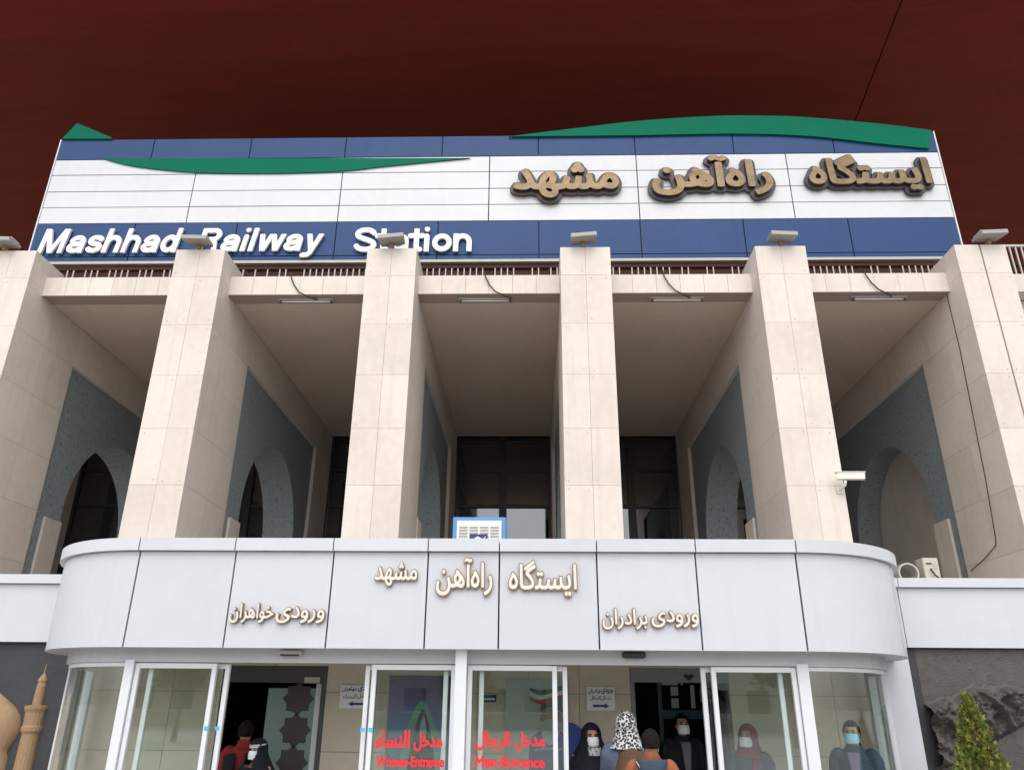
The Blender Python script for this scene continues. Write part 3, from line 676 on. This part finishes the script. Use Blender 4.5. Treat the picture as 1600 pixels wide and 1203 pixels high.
# ------------------------------------------------------------------ fittings
FX = [-11.40, -7.15, -2.96, 1.12, 5.30, 9.62]
NAMES = ['far left', 'second', 'third', 'fourth', 'fifth', 'rightmost']
for k, x in enumerate(FX):
    f = thing('floodlight', 'grey slab floodlight on bracket atop the %s pillar from the left' % NAMES[k], 'floodlight', (x, 14.3, 10.73), 'floodlights on the pillar tops')
    tilt = [-.03, -.02, .06, .05, -.03, .02][k]
    w_, h_ = .27, .09
    vs = []
    for y_, sc_ in ((13.70, 1.), (13.78, 1.), (14.12, .92)):
        for sx, sz in ((-1, -1), (1, -1), (1, 1), (-1, 1)): vs.append((x+sx*w_*sc_, y_+.0, 10.86+.10*(y_-13.7)+sz*h_*.5*(1 if y_ < 14 else .7)+sx*tilt*.5))
    fs = [[3, 2, 1, 0], [8, 9, 10, 11]]+[[r_*4+q, r_*4+(q+1) % 4, r_*4+4+(q+1) % 4, r_*4+4+q] for r_ in (0, 1) for q in range(4)]
    mesh('housing', vs, fs, mat('flood_housing', (.33, .31, .28), .5, var=.1, scale=10), f)
    for q in range(5): box('fin', x-.22+.11*q-.006, x-.22+.11*q+.006, 13.80, 14.08, 10.925, 10.965, FIXT, f)
    mesh('lens', [(x-.24, 13.697, 10.82-tilt*.45), (x+.24, 13.697, 10.82+tilt*.45), (x+.24, 13.697, 10.85+tilt*.45), (x-.24, 13.697, 10.85-tilt*.45), (x-.24, 13.701, 10.82-tilt*.45), (x+.24, 13.701, 10.82+tilt*.45), (x+.24, 13.701, 10.85+tilt*.45), (x-.24, 13.701, 10.85-tilt*.45)], [[0, 1, 2, 3], [4, 5, 6, 7], [0, 1, 5, 4], [2, 3, 7, 6], [0, 3, 7, 4], [1, 2, 6, 5]], mat('flood_lens', (.32, .31, .29), .25), f)
    box('bracket', x-.04, x+.04, 13.95, 14.05, 10.732, 10.82, mat('rusty_bracket', (.28, .17, .10), .7), f); box('knob', x-.03, x+.03, 13.95, 14.0, 10.93, 10.985, FIXT, f)
for k, (a, b_) in enumerate(((-5.50, -4.31), (-1.56, -.40), (2.59, 3.74), (6.89, 8.06))):
    t = thing('tube_light', 'fluorescent tube batten under the beam in the %s bay' % ['second', 'middle', 'fourth', 'right'][k], 'light', ((a+b_)/2, 14.68, 9.9), 'tube lights under the porch ceiling')
    box('batten', a, b_, 14.66, 14.74, 9.855, 9.896, FIXT, t)
    tube('tube', [(a+.05, 14.70, 9.83), (b_-.05, 14.70, 9.83)], .016, mat('tube_white', (.75, .75, .72), .3), t)
    for x in (a+.02, b_-.06): box('end_holder', x, x+.04, 14.67, 14.73, 9.80, 9.856, DK, t)
    xm = a+(.55 if k != 1 else .85)
    tube('supply_cable', [(xm-.28, 14.44, 10.42), (xm-.27, 14.455, 10.30), (xm-.18, 14.46, 10.10), (xm-.05, 14.46, 9.93), (xm+.15, 14.50, 9.84), (xm+.25, 14.6, 9.84), (xm+.3, 14.66, 9.86)], .014, WIRE, t)
cc = thing('security_camera', 'white bullet security camera bracketed on the right pillar', 'camera', (5.75, 13.9, 5.45))
def obox(name, c, d, L, w_, h_, m_, parent):
    d = Vector(d).normalized(); s_ = d.cross(Vector((0, 0, 1))).normalized(); u2 = s_.cross(d); c = Vector(c)
    vs = [c+d*L*a+s_*w_*b_+u2*h_*e for a in (-.5, .5) for b_, e in ((-.5, -.5), (.5, -.5), (.5, .5), (-.5, .5))]
    return mesh(name, vs, [[0, 1, 2, 3], [7, 6, 5, 4], [0, 1, 5, 4], [1, 2, 6, 5], [2, 3, 7, 6], [3, 0, 4, 7]], m_, parent)
cw = mat('camera_white', (.70, .68, .62), .4)
obox('housing', (5.84, 13.72, 5.63), (1, -.35, -.10), .46, .11, .12, cw, cc); obox('sun_shield', (5.83, 13.72, 5.70), (1, -.35, -.10), .52, .13, .014, cw, cc); obox('lens', (6.063, 13.642, 5.608), (1, -.35, -.10), .012, .085, .085, DARKGAP, cc)
tube('bracket', [(5.74, 13.74, 5.57), (5.73, 13.78, 5.48), (5.70, 13.9, 5.44), (5.70, 13.99, 5.44)], .025, cw, cc); box('wall_plate', 5.65, 5.75, 13.97, 13.99, 5.38, 5.50, cw, cc)
# evaporative cooler on the terrace
ev = thing('evaporative_cooler', 'blue and white evaporative cooler box on the terrace behind the fascia', 'cooler', (-.8, 11.5, 3.0))
blu = mat('cooler_blue', (.10, .26, .52), .45, var=.08, scale=6); wht = mat('cooler_white', (.78, .78, .76), .45)
box('cabinet', -1.18, -.38, 11.5, 12.2, 3.05, 4.36, blu, ev, bev=.01)
gr = box('grille', -1.115, -.445, 11.478, 11.498, 3.3, 4.30, wht, ev)
for c0 in range(4):
    for r0 in range(14):
        xa = -1.085+.158*c0; z = 4.20-.045*r0
        box('louvre', xa, xa+.132, 11.468, 11.477, z-.012, z+.012, mat('louvre_grey', (.36, .35, .33), .6), gr)
box('badge', -.92, -.65, 11.462, 11.467, 3.98, 4.09, INK, gr); prism('badge_mark', [(-.89, 4.00), (-.80, 4.06), (-.72, 4.02), (-.67, 4.07), (-.69, 4.03), (-.73, 3.995), (-.80, 4.03)], 'y', 11.457, 11.461, WPLATE, gr)
for x in (-1.12, -.5): box('foot', x, x+.06, 11.55, 12.15, 3.0, 3.05, DK, ev)
# air-conditioner and duct drum in the right bay
ac = thing('air_conditioner', 'white outdoor air conditioner unit on the terrace in the right bay', 'air conditioner', (7.6, 14.7, 3.0))
box('cabinet', 7.22, 7.50, 14.5, 14.8, 3.80, 4.30, mat('ac_beige', (.50, .46, .40), .5), ac, bev=.012); box('vent', 7.27, 7.37, 14.49, 14.499, 4.18, 4.21, DK, ac); box('panel', 7.40, 7.47, 14.49, 14.499, 4.10, 4.21, FIXT, ac); box('stand', 7.22, 7.50, 14.5, 14.8, 3.0, 3.798, DK, ac)
tube('hose', [(7.33, 14.48, 4.10), (7.37, 14.44, 3.98), (7.46, 14.45, 3.9), (7.6, 14.5, 3.88), (7.9, 14.6, 3.9)], .015, WIRE, ac)
dr = thing('duct_drum', 'round open grey duct drum beside the air conditioner', 'duct', (7.0, 14.6, 3.0))
vs, fs = [], []; n = 24
for r_, y_ in ((.19, 14.5), (.19, 14.8), (.16, 14.8), (.16, 14.5)):
    vs += [(6.93+r_*math.cos(2*math.pi*k/n), y_, 4.02+r_*math.sin(2*math.pi*k/n)) for k in range(n)]
for q in range(4): fs += [[q*n+k, q*n+(k+1) % n, ((q+1) % 4)*n+(k+1) % n, ((q+1) % 4)*n+k] for k in range(n)]
mesh('drum', vs, fs, FIXT, dr); box('stand', 6.81, 7.05, 14.55, 14.75, 3.0, 3.85, FIXT, dr)
t = thing('wall_cable', 'thin black cable running down the side of the right pillar', 'cable', (8.9, 14.5, 7))
tube('run', [(8.885, 14.62, 9.9), (8.885, 14.62, 8.6), (8.882, 14.70, 7.2), (8.882, 14.78, 5.9), (8.882, 14.9, 4.75), (8.882, 14.95, 4.62), (8.882, 15.4, 4.45), (8.882, 16.0, 4.3)], .008, WIRE, t)

# ------------------------------------------------------------------ people
def ell_tube(bm, pts, seg=14):
    """closed tube through (x,y,z,rx,ry) sections, rounded ends"""
    P = [Vector(p[:3]) for p in pts]; rings = []
    def ring(c, rx, ry, d):
        d = d.normalized(); a = Vector((1, 0, 0))-d*d.x
        if a.length < .3: a = Vector((0, 0, 1))-d*d.z
        a.normalize(); b_ = d.cross(a)
        return [bm.verts.new(c+a*rx*math.cos(2*math.pi*k/seg)+b_*ry*math.sin(2*math.pi*k/seg)) for k in range(seg)]
    n = len(P)
    d0, d1 = P[1]-P[0], P[-1]-P[-2]
    for f in (.35, .75): rings.append(ring(P[0]-d0.normalized()*pts[0][4]*math.sqrt(1-f*f), pts[0][3]*f, pts[0][4]*f, d0))
    for i in range(n): rings.append(ring(P[i], pts[i][3], pts[i][4], P[min(i+1, n-1)]-P[max(i-1, 0)]))
    for f in (.75, .35): rings.append(ring(P[-1]+d1.normalized()*pts[-1][4]*math.sqrt(1-f*f), pts[-1][3]*f, pts[-1][4]*f, d1))
    for a, b_ in zip(rings[:-1], rings[1:]):
        for k in range(seg): bm.faces.new([a[k], a[(k+1) % seg], b_[(k+1) % seg], b_[k]])
    bm.faces.new(rings[0][::-1]); bm.faces.new(rings[-1])
def ell(bm, c, r, sub=3):
    g_ = bmesh.ops.create_icosphere(bm, subdivisions=sub, radius=1)
    bmesh.ops.scale(bm, vec=r, verts=g_['verts']); bmesh.ops.translate(bm, vec=c, verts=g_['verts'])
def fused(name, build, m, parent, vox=.011, sm=4):
    """one continuous surface from overlapping volumes"""
    bm = bmesh.new(); build(bm); bmesh.ops.recalc_face_normals(bm, faces=bm.faces)
    me = bpy.data.meshes.new(name); bm.to_mesh(me); bm.free(); o = link(name, me, m, parent)
    a = o.modifiers.new('r', 'REMESH'); a.mode = 'VOXEL'; a.voxel_size = vox
    b_ = o.modifiers.new('s', 'SMOOTH'); b_.iterations = sm; b_.factor = .5
    dg = bpy.context.evaluated_depsgraph_get(); me2 = bpy.data.meshes.new_from_object(o.evaluated_get(dg))
    o.modifiers.clear(); o.data = me2
    if not me2.materials: me2.materials.append(m)
    for p in me2.polygons: p.use_smooth = True
    return o
def shell(name, fn, nu, nv, m, parent, th=.008, keep=None, wrap=True):
    """thin cloth from a parametric surface fn(u,v); keep(co) drops faces (face opening)"""
    vs = [fn(i/nu, j/nv) for j in range(nv+1) for i in range(nu if wrap else nu+1)]; w_ = nu if wrap else nu+1; fs = []
    for j in range(nv):
        for i in range(nu):
            f = [j*w_+i, j*w_+(i+1) % w_, (j+1)*w_+(i+1) % w_, (j+1)*w_+i]
            c = sum((Vector(vs[k]) for k in f), Vector())/4
            if keep is None or keep(c): fs.append(f)
    o = mesh(name, vs, fs, m, parent, smooth=True, world=False)
    md = o.modifiers.new('thick', 'SOLIDIFY'); md.thickness = th; md.offset = 1
    return o
SKIN = mat('skin', (.46, .27, .19), .55, var=.06, scale=20); EYE = mat('eye_dark', (.02, .015, .012), .25); EYEW = mat('eye_white', (.6, .58, .55), .3)
HAIR = mat('black_hair', (.012, .009, .008), .7, var=.5, scale=45, bump=1., bscale=70, spec=.15)
def cloth(n, c, **k): return mat(n, c, .85, var=.25, scale=9, bump=.8, bscale=14, spec=.2, **k)
MASKW = mat('white_mask', (.72, .73, .73), .8, bump=.2, bscale=60); MASKB = mat('light_blue_mask', (.30, .60, .72), .8, bump=.2, bscale=60)
def person(label, loc, head, H, top=None, legs=None, mask=None, hair=True, hood=None, chador=None, arms=None, vox=.011, shirt=None, lean=0., turn=0., group=None):
    """head: heading in degrees, 0 = facing the viewer; measurements for a 1.70 m figure, scaled to H"""
    t = thing('person', label, 'person', loc); t.rotation_euler = (R(lean), 0, R(head)); t.scale = (H/1.70,)*3
    arms = arms or {}
    L = {s: arms.get(s, ((s*.235, .02, 1.10), (s*.235, -.05, .86))) for s in (-1, 1)}
    ct, st = math.cos(R(turn)), math.sin(R(turn))
    def hd(p): return (p[0]*ct-p[1]*st, p[0]*st+p[1]*ct, p[2])
    def arm(bm, s, g_, hand=True):
        e, w_ = L[s]
        ell_tube(bm, [(s*.165, .01, 1.385, .056+g_, .056+g_), (s*.20, .015, 1.33, .053+g_, .053+g_), (*e, .041+g_, .041+g_), (*w_, .029+g_, .029+g_)])
        if hand:
            e, w_ = Vector(e), Vector(w_); d = (w_-e).normalized(); sd_ = d.cross(Vector((0, 1, 0)) if abs(d.y) < .8 else Vector((0, 0, 1))).normalized(); n_ = sd_.cross(d)
            c = w_+d*.055
            ell_tube(bm, [(*w_, .026, .022), (*(w_+d*.04), .036, .018), (*(w_+d*.09), .038, .015)])
            for k, (o_, ln) in enumerate(((-.028, .062), (-.0095, .074), (.0095, .070), (.028, .054))):
                b0 = w_+d*.092+sd_*o_; b1 = b0+d*ln*.5+n_*.008; b2 = b0+d*ln*.85+n_*.03
                ell_tube(bm, [(*b0, .0085, .0085), (*b1, .0078, .0078), (*b2, .0068, .0068)], 8)
            b0 = w_+d*.03+sd_*.03; ell_tube(bm, [(*b0, .011, .011), (*(b0+d*.035+sd_*.022), .0095, .0095), (*(b0+d*.06+sd_*.028+n_*.015), .008, .008)], 8)
    def body(bm):
        def E(c, r, sub=3): ell(bm, hd(c), r, sub)
        E((0, .012, 1.597), (.073, .092, .103)); E((0, -.022, 1.545), (.058, .066, .068)); E((0, -.05, 1.497), (.034, .034, .024))
        ell_tube(bm, [(*hd((0, -.088, 1.604)), .010, .010), (*hd((0, -.103, 1.572)), .014, .014)], 8); E((0, -.098, 1.567), (.017, .014, .011), 2)
        E((0, -.078, 1.622), (.05, .018, .012), 2); E((0, -.083, 1.528), (.025, .012, .010), 2)
        for s in (-1, 1): E((s*.074, .012, 1.572), (.012, .022, .032), 2); E((s*.036, -.062, 1.56), (.024, .022, .02), 2)
        ell_tube(bm, [(0, .02, 1.40, .062, .056), (*hd((0, .012, 1.52)), .052, .055)])
        ell_tube(bm, [(0, .01, .90, .155, .105), (0, .005, 1.06, .135, .095), (0, .0, 1.22, .155, .105), (0, .01, 1.34, .165, .10), (0, .015, 1.40, .12, .075)], 20)
        for s in (-1, 1):
            arm(bm, s, 0)
            ell_tube(bm, [(s*.085, .01, .90, .088, .09), (s*.09, 0, .70, .075, .08), (s*.092, -.005, .48, .053, .056), (s*.094, .02, .30, .050, .053), (s*.095, .02, .09, .036, .038)])
            ell_tube(bm, [(s*.097, .04, .05, .036, .034), (s*.105, -.06, .04, .040, .028), (s*.108, -.14, .03, .036, .02)])
    fused('body', body, SKIN, t, vox)
    for s in (-1, 1):
        bm = bmesh.new(); ell(bm, hd((s*.031, -.0835, 1.596)), (.0135, .008, .0075), 2); me = bpy.data.meshes.new('eye'); bm.to_mesh(me); bm.free(); link('eye', me, EYE, t)
        bm = bmesh.new(); ell(bm, hd((s*.031, -.088, 1.617)), (.022, .006, .005), 2); me = bpy.data.meshes.new('eyebrow'); bm.to_mesh(me); bm.free(); link('eyebrow', me, HAIR, t)
    if hair:
        def hf(u, v):
            a = 2*math.pi*u; b_ = math.pi*(v*.66); rr = 1+.05*noise.noise((math.cos(a)*4, math.sin(a)*4, b_*5))
            return hd((.083*math.sin(b_)*math.sin(a)*rr, .016-.103*math.sin(b_)*math.cos(a)*rr, 1.60+.114*math.cos(b_)))
        shell('hair', hf, 36, 18, HAIR, t, .006, lambda c: not ((c.x*st*-1+c.y*ct) < -.035 and c.z < 1.655) and not ((-c.x*st+c.y*ct) < .0 and c.z < 1.60))
    if mask:
        def mf(u, v):
            a = (u-.5)*2.5*(1-.30*abs(2*v-1)**2.5); z = 1.485+.098*v; k = math.cos((v-.45)*1.7)
            return hd(((.066+.008*k)*math.sin(a), -.022-(.068+.030*k)*math.cos(a), z+.008*math.cos(a)))
        shell('mask', mf, 20, 10, mask, t, .003, wrap=False)
    if legs:
        def tr(bm):
            ell_tube(bm, [(0, .01, .86, .165, .118), (0, .01, .98, .158, .112)], 20)
            for s in (-1, 1): ell_tube(bm, [(s*.088, .01, .90, .098, .102), (s*.092, 0, .70, .090, .094), (s*.094, 0, .46, .075, .078), (s*.096, .02, .12, .066, .070)])
        fused('trousers', tr, legs, t, .014)
        def sh(bm):
            for s in (-1, 1): ell_tube(bm, [(s*.097, .05, .05, .046, .046), (s*.105, -.06, .045, .048, .04), (s*.108, -.15, .035, .044, .032)])
        fused('shoes', sh, mat('black_shoe', (.02, .02, .02), .4), t, .012)
    if top:
        def jk(bm):
            ell_tube(bm, [(0, .01, .80, .175, .128), (0, .008, 1.02, .155, .115), (0, .004, 1.22, .170, .122), (0, .012, 1.34, .175, .112), (0, .016, 1.42, .11, .08)], 22)
            for s in (-1, 1): arm(bm, s, .015, False)
        fused('jacket', jk, top, t, .013, 3)
        def col(u, v):
            a = 2*math.pi*u; return ((.078-.010*v)*math.sin(a), .018-(.078-.008*v)*math.cos(a), 1.405+.075*v-(.035*math.cos(a) if v > .1 else 0))
        shell('collar', col, 24, 4, top, t, .010, lambda c: not (abs(c.x) < .022 and c.y < -.03))
        if shirt:
            def sf(u, v): return ((u-.5)*(.035+.085*v), -.128-.012*math.cos((u-.5)*3)+.06*max(0, v-.75)*2, .95+.46*v)
            shell('shirt_front', sf, 8, 12, shirt, t, .004, wrap=False)
    if hood:
        def hf2(u, v):
            a = 2*math.pi*u; fr = math.cos(a)
            if v < .55:
                b_ = math.pi*(v/.55)*.60; return hd((.096*math.sin(b_)*math.sin(a), .022-(.112)*math.sin(b_)*fr, 1.60+.122*math.cos(b_)))
            q = (v-.55)/.45; r_ = .091+.055*q**1.5; return ((r_*1.12)*math.sin(a)+hd((0, 0, 0))[0], .02-r_*fr*.92+.004*math.sin(7*a)*q, 1.562-.18*q)
        shell('headscarf', hf2, 48, 30, hood, t, .008, lambda c: not (((c.x*-st*-1)*0+(-c.x*st+c.y*ct)) < -.045 and 1.50 < c.z < 1.665 and abs(c.x*ct+c.y*st) < .064))
    if chador:
        def cf(u, v):
            a = 2*math.pi*u; fr = math.cos(a)
            if v < .25:
                b_ = math.pi*(v/.25)*.55; return (.105*math.sin(b_)*math.sin(a), .022-.118*math.sin(b_)*fr, 1.60+.128*math.cos(b_))
            q = (v-.25)/.75; z = 1.58-1.54*q
            rx = .105+.16*min(1, q/.18)**1.3+.10*q; ry = .115+.09*min(1, q/.2)+.16*q
            fo = 1+(.02+.05*q)*math.sin(11*a+3*q)*min(1, q*4)
            return (rx*math.sin(a)*fo, .02-ry*fr*fo, z)
        shell('chador', cf, 72, 60, chador, t, .008, lambda c: not (c.y < -.035 and 1.40 < c.z < 1.668 and abs(c.x) < .060+.02*(c.z-1.5)))
    return t
BLK = cloth('black_chador_cloth', (.012, .012, .02)); 
NAVY = cloth('navy_denim', (.055, .075, .11)); CHAR = cloth('charcoal_suit', (.016, .016, .02)); RUST = cloth('rust_jacket', (.30, .105, .05)); BROWN = cloth('brown_coat', (.13, .075, .04))
GREYB = cloth('grey_blue_coat', (.12, .15, .215)); DKTR = cloth('dark_trousers', (.03, .03, .04)); REDJ = cloth('red_jacket', (.28, .03, .03)); MAROON = cloth('maroon_scarf', (.20, .03, .045)); MAG = cloth('magenta_scarf', (.33, .02, .14))
GSHIRT = cloth('grey_shirt', (.16, .16, .175)); LILAC = cloth('lilac_shirt', (.20, .16, .24))
CHK = mat('checked_scarf', (.62, .62, .60), .85, dots=(48., .62, (.02, .02, .025)))
p = person('woman in black chador with white mask and grey scarf by the right doorway', (.60, 8.45, 0), 8, 1.555, legs=DKTR, mask=MASKW, hair=False, chador=BLK, vox=.008,
           arms={1: ((.22, -.06, 1.12), (.10, -.255, 1.16))})
def neck(u, v): return ((u-.5)*(.10+.04*v), -.128-.02*math.cos((u-.5)*3)-.035*(1-v), 1.30+.19*v)
shell('scarf', neck, 8, 10, mat('grey_white_scarf', (.40, .40, .42), .85, dots=(38., .4, (.08, .08, .09))), p, .006, wrap=False)
p = person('woman seen from behind in black and white checked headscarf and grey blue coat', (.92, 8.15, 0), 165, 1.675, top=GREYB, legs=DKTR, hood=CHK, hair=False, arms={1: ((.24, -.06, 1.15), (.30, -.20, 1.22))}, vox=.008)
def cape(u, v):
    a = math.pi*(u-.5)*1.25; r_ = .15+.10*v
    return (-.06-r_*1.05*math.sin(a), .01+r_*.95*math.cos(a)+.01*math.sin(9*a)*v, 1.40-.06*abs(math.sin(a))-.62*v)
shell('brown_wrap', cape, 24, 16, BROWN, p, .014, wrap=False)
p = person('dark haired person from behind in rust jacket with pale shoulder strap', (1.045, 7.45, 0), 172, 1.545, top=RUST, legs=DKTR, mask=MASKW, hair=True)
def strap(u, v): return (-.13+.27*v+.018*(u-.5), .142+.012*math.sin(math.pi*v)-.10*max(0, v-.85), 1.02+.40*v+.03*(u-.5))
shell('strap', strap, 2, 16, mat('pale_strap', (.62, .52, .42), .7), p, .008, wrap=False)
def hoodback(u, v):
    a = math.pi*(u-.5)*1.3; return (.13*math.sin(a)*(1-.3*v), .06+.10*math.cos(a)+.02*math.sin(math.pi*v), 1.45-.16*v)
shell('navy_hood', hoodback, 16, 8, NAVY, p, .02, wrap=False)
person('man in dark suit and white mask standing in the right inner doorway', (1.74, 9.75, 0), 6, 1.65, top=CHAR, legs=DKTR, mask=MASKW, shirt=GSHIRT)
p = person('person in maroon headscarf and white mask behind the right glass pane', (2.19, 8.62, 0), -35, 1.56, top=NAVY, legs=DKTR, mask=MASKW, hair=False, hood=MAROON)
def tail(u, v): return (.09+.05*(u-.5)+.02*v, -.155+.03*v, 1.02+.36*v)
shell('scarf_end', tail, 4, 10, MAG, p, .012, wrap=False)
person('man with dark hair and light blue mask in navy jacket behind the curved glass', (3.20, 8.50, 0), -28, 1.61, top=NAVY, legs=DKTR, mask=MASKB, shirt=LILAC)
p = person('small figure in black chador and white mask in the left doorway', (-2.78, 8.55, 0), -22, 1.385, legs=DKTR, mask=MASKW, hair=False, chador=BLK)
def band(u, v):
    a = math.pi*(u-.5)*1.1; return (.098*math.sin(a), .018-.112*math.cos(a), 1.625+.045*v-.012*math.cos(a))
shell('striped_band', band, 16, 4, mat('pale_band', (.45, .45, .46), .8, dots=(30., .4, (.05, .06, .12))), p, .006, wrap=False)
p = person('person with black hair seen from behind in red and black jacket at left doorway', (-3.07, 9.0, 0), 186, 1.55, top=REDJ, legs=DKTR, hair=True)
def side(s):
    def f(u, v):
        a = .25+1.15*u; return (s*.205*math.sin(a)*1.02, .02+.150*math.cos(a), .82+.56*v-.05*u*v)
    return f
for s in (-1, 1): shell('black_panel', side(s), 8, 12, CHAR, p, .012, wrap=False)

# ------------------------------------------------------------------ conifer in front of the relief
tr = thing('conifer_tree', 'yellow green conifer in front of the dark carved wall', 'tree', (4.15, 8.0, 0))
tube('trunk', [(4.15, 8, 0), (4.15, 8, .6), (4.16, 8.0, 1.2), (4.15, 8, 1.75)], [.05, .042, .025, .006], mat('bark', (.12, .08, .05), .9, var=.3, scale=20), tr)
rng = random.Random(3); vs, fs, mi = [], [], []
def rad(z): 
    q = (1.86-z)/1.75
    return max(.012, .30*min(1, q*1.55)**.8*(1-.25*max(0, q-.6)))
for k in range(7500):
    z = .12+1.72*(1-rng.random()**.85) if k % 5 else rng.uniform(.1, 1.85)
    a = rng.uniform(0, 2*math.pi); lump = 1+.26*noise.noise((math.cos(a)*2.2, math.sin(a)*2.2, z*6))+.18*noise.noise((math.cos(a)*6, math.sin(a)*6, z*14))
    r_ = rad(z)*lump*(1-.42*rng.random()**2.2)
    c = Vector((4.15+r_*math.cos(a), 8+r_*math.sin(a), z)); o_ = Vector((math.cos(a), math.sin(a), 0))
    d = (o_*rng.uniform(.2, .75)+Vector((0, 0, 1))+Vector((rng.gauss(0, .3), rng.gauss(0, .3), 0))).normalized(); s_ = d.cross(Vector((rng.gauss(0, 1), rng.gauss(0, 1), .2))).normalized()
    ln = rng.uniform(.028, .062); w_ = ln*.26; b0 = len(vs)
    vs += [c, c+d*ln*.45+s_*w_, c+d*ln, c+d*ln*.45-s_*w_, c+d*ln*.55+s_*w_*2.0+o_*.006, c+d*ln*.5-s_*w_*2.0+o_*.006]
    fs += [[b0, b0+1, b0+2, b0+3], [b0, b0+4, b0+1], [b0, b0+3, b0+5]]
    q = 0 if rng.random() < .55 else (1 if rng.random() < .7 else 2)
    if lump < .97 and q == 1: q = 0
    mi += [q]*3
me = bpy.data.meshes.new('crown'); me.from_pydata([v-Vector((4.15, 8, 0)) for v in vs], [], fs); me.update()
for n_, c in (('conifer_green', (.11, .145, .02)), ('conifer_yellow', (.26, .26, .035)), ('conifer_brown', (.12, .07, .02))): me.materials.append(mat(n_, c, .7, var=.2, scale=30))
me.polygons.foreach_set('material_index', mi); link('crown', me, None, tr)

# ------------------------------------------------------------------ street opposite (seen only in the glass)
BW = [mat('street_wall_a', (.42, .36, .29), .8, var=.1), mat('street_wall_b', (.30, .27, .25), .8, var=.1), mat('street_wall_c', (.50, .47, .42), .8, var=.1)]
for k, (x0, x1, h) in enumerate(((-34, -15, 10), (-13.5, 4, 7.5), (6, 26, 12))):
    b_ = thing('street_building', ['ochre', 'low brown', 'tall pale'][k]+' building across the street behind the viewer', 'building', ((x0+x1)/2, -48, 0), 'buildings across the street')
    box('wall', x0, x1, -56, -46, 0, h, BW[k], b_); box('parapet', x0-.2, x1+.2, -56.2, -45.8, h, h+.5, BW[(k+1) % 3], b_)
    z = 1.2
    while z+1.8 < h:
        x = x0+1
        while x+1.6 < x1:
            w_ = box('window', x, x+1.6, -46, -45.95, z, z+1.6, DGLASS, b_); box('window_frame', x-.08, x+1.68, -45.99, -45.97, z-.1, z-.01, ALUF, w_); x += 3.0
        z += 3.0
rng = random.Random(11)
for k, (x, y, h) in enumerate(((-17, -24, 6), (-9, -28, 5), (-3, -22, 4.2), (5, -27, 5.5), (12, -23, 6.5), (19, -28, 5))):
    tr = thing('street_tree', '%s leafy street tree behind the viewer' % ['leftmost', 'second', 'third', 'fourth', 'fifth', 'rightmost'][k], 'tree', (x, y, 0), 'street trees behind the viewer')
    tube('trunk', [(x, y, 0), (x+.1, y, h*.3), (x, y+.1, h*.6)], [.16, .12, .06], MATS['bark'], tr)
    vs, fs = [], []
    for q in range(1400):
        v = Vector((rng.gauss(0, 1), rng.gauss(0, 1), rng.gauss(0, 1))).normalized(); rr = h*.3*(.55+.45*rng.random())*(1+.3*noise.noise(v*2.3+Vector((k, 0, 0))))
        c = Vector((x, y, h*.66))+v*rr; a, b2 = Vector((rng.gauss(0, 1), rng.gauss(0, 1), rng.gauss(0, 1))).normalized()*.16, Vector((rng.gauss(0, 1), rng.gauss(0, 1), rng.gauss(0, 1))).normalized()*.16
        b0 = len(vs); vs += [c-a, c+b2, c+a, c-b2]; fs.append([b0, b0+1, b0+2, b0+3])
    mesh('crown', vs, fs, mat('street_leaf', (.06, .10, .03), .7, var=.3, scale=3), tr)
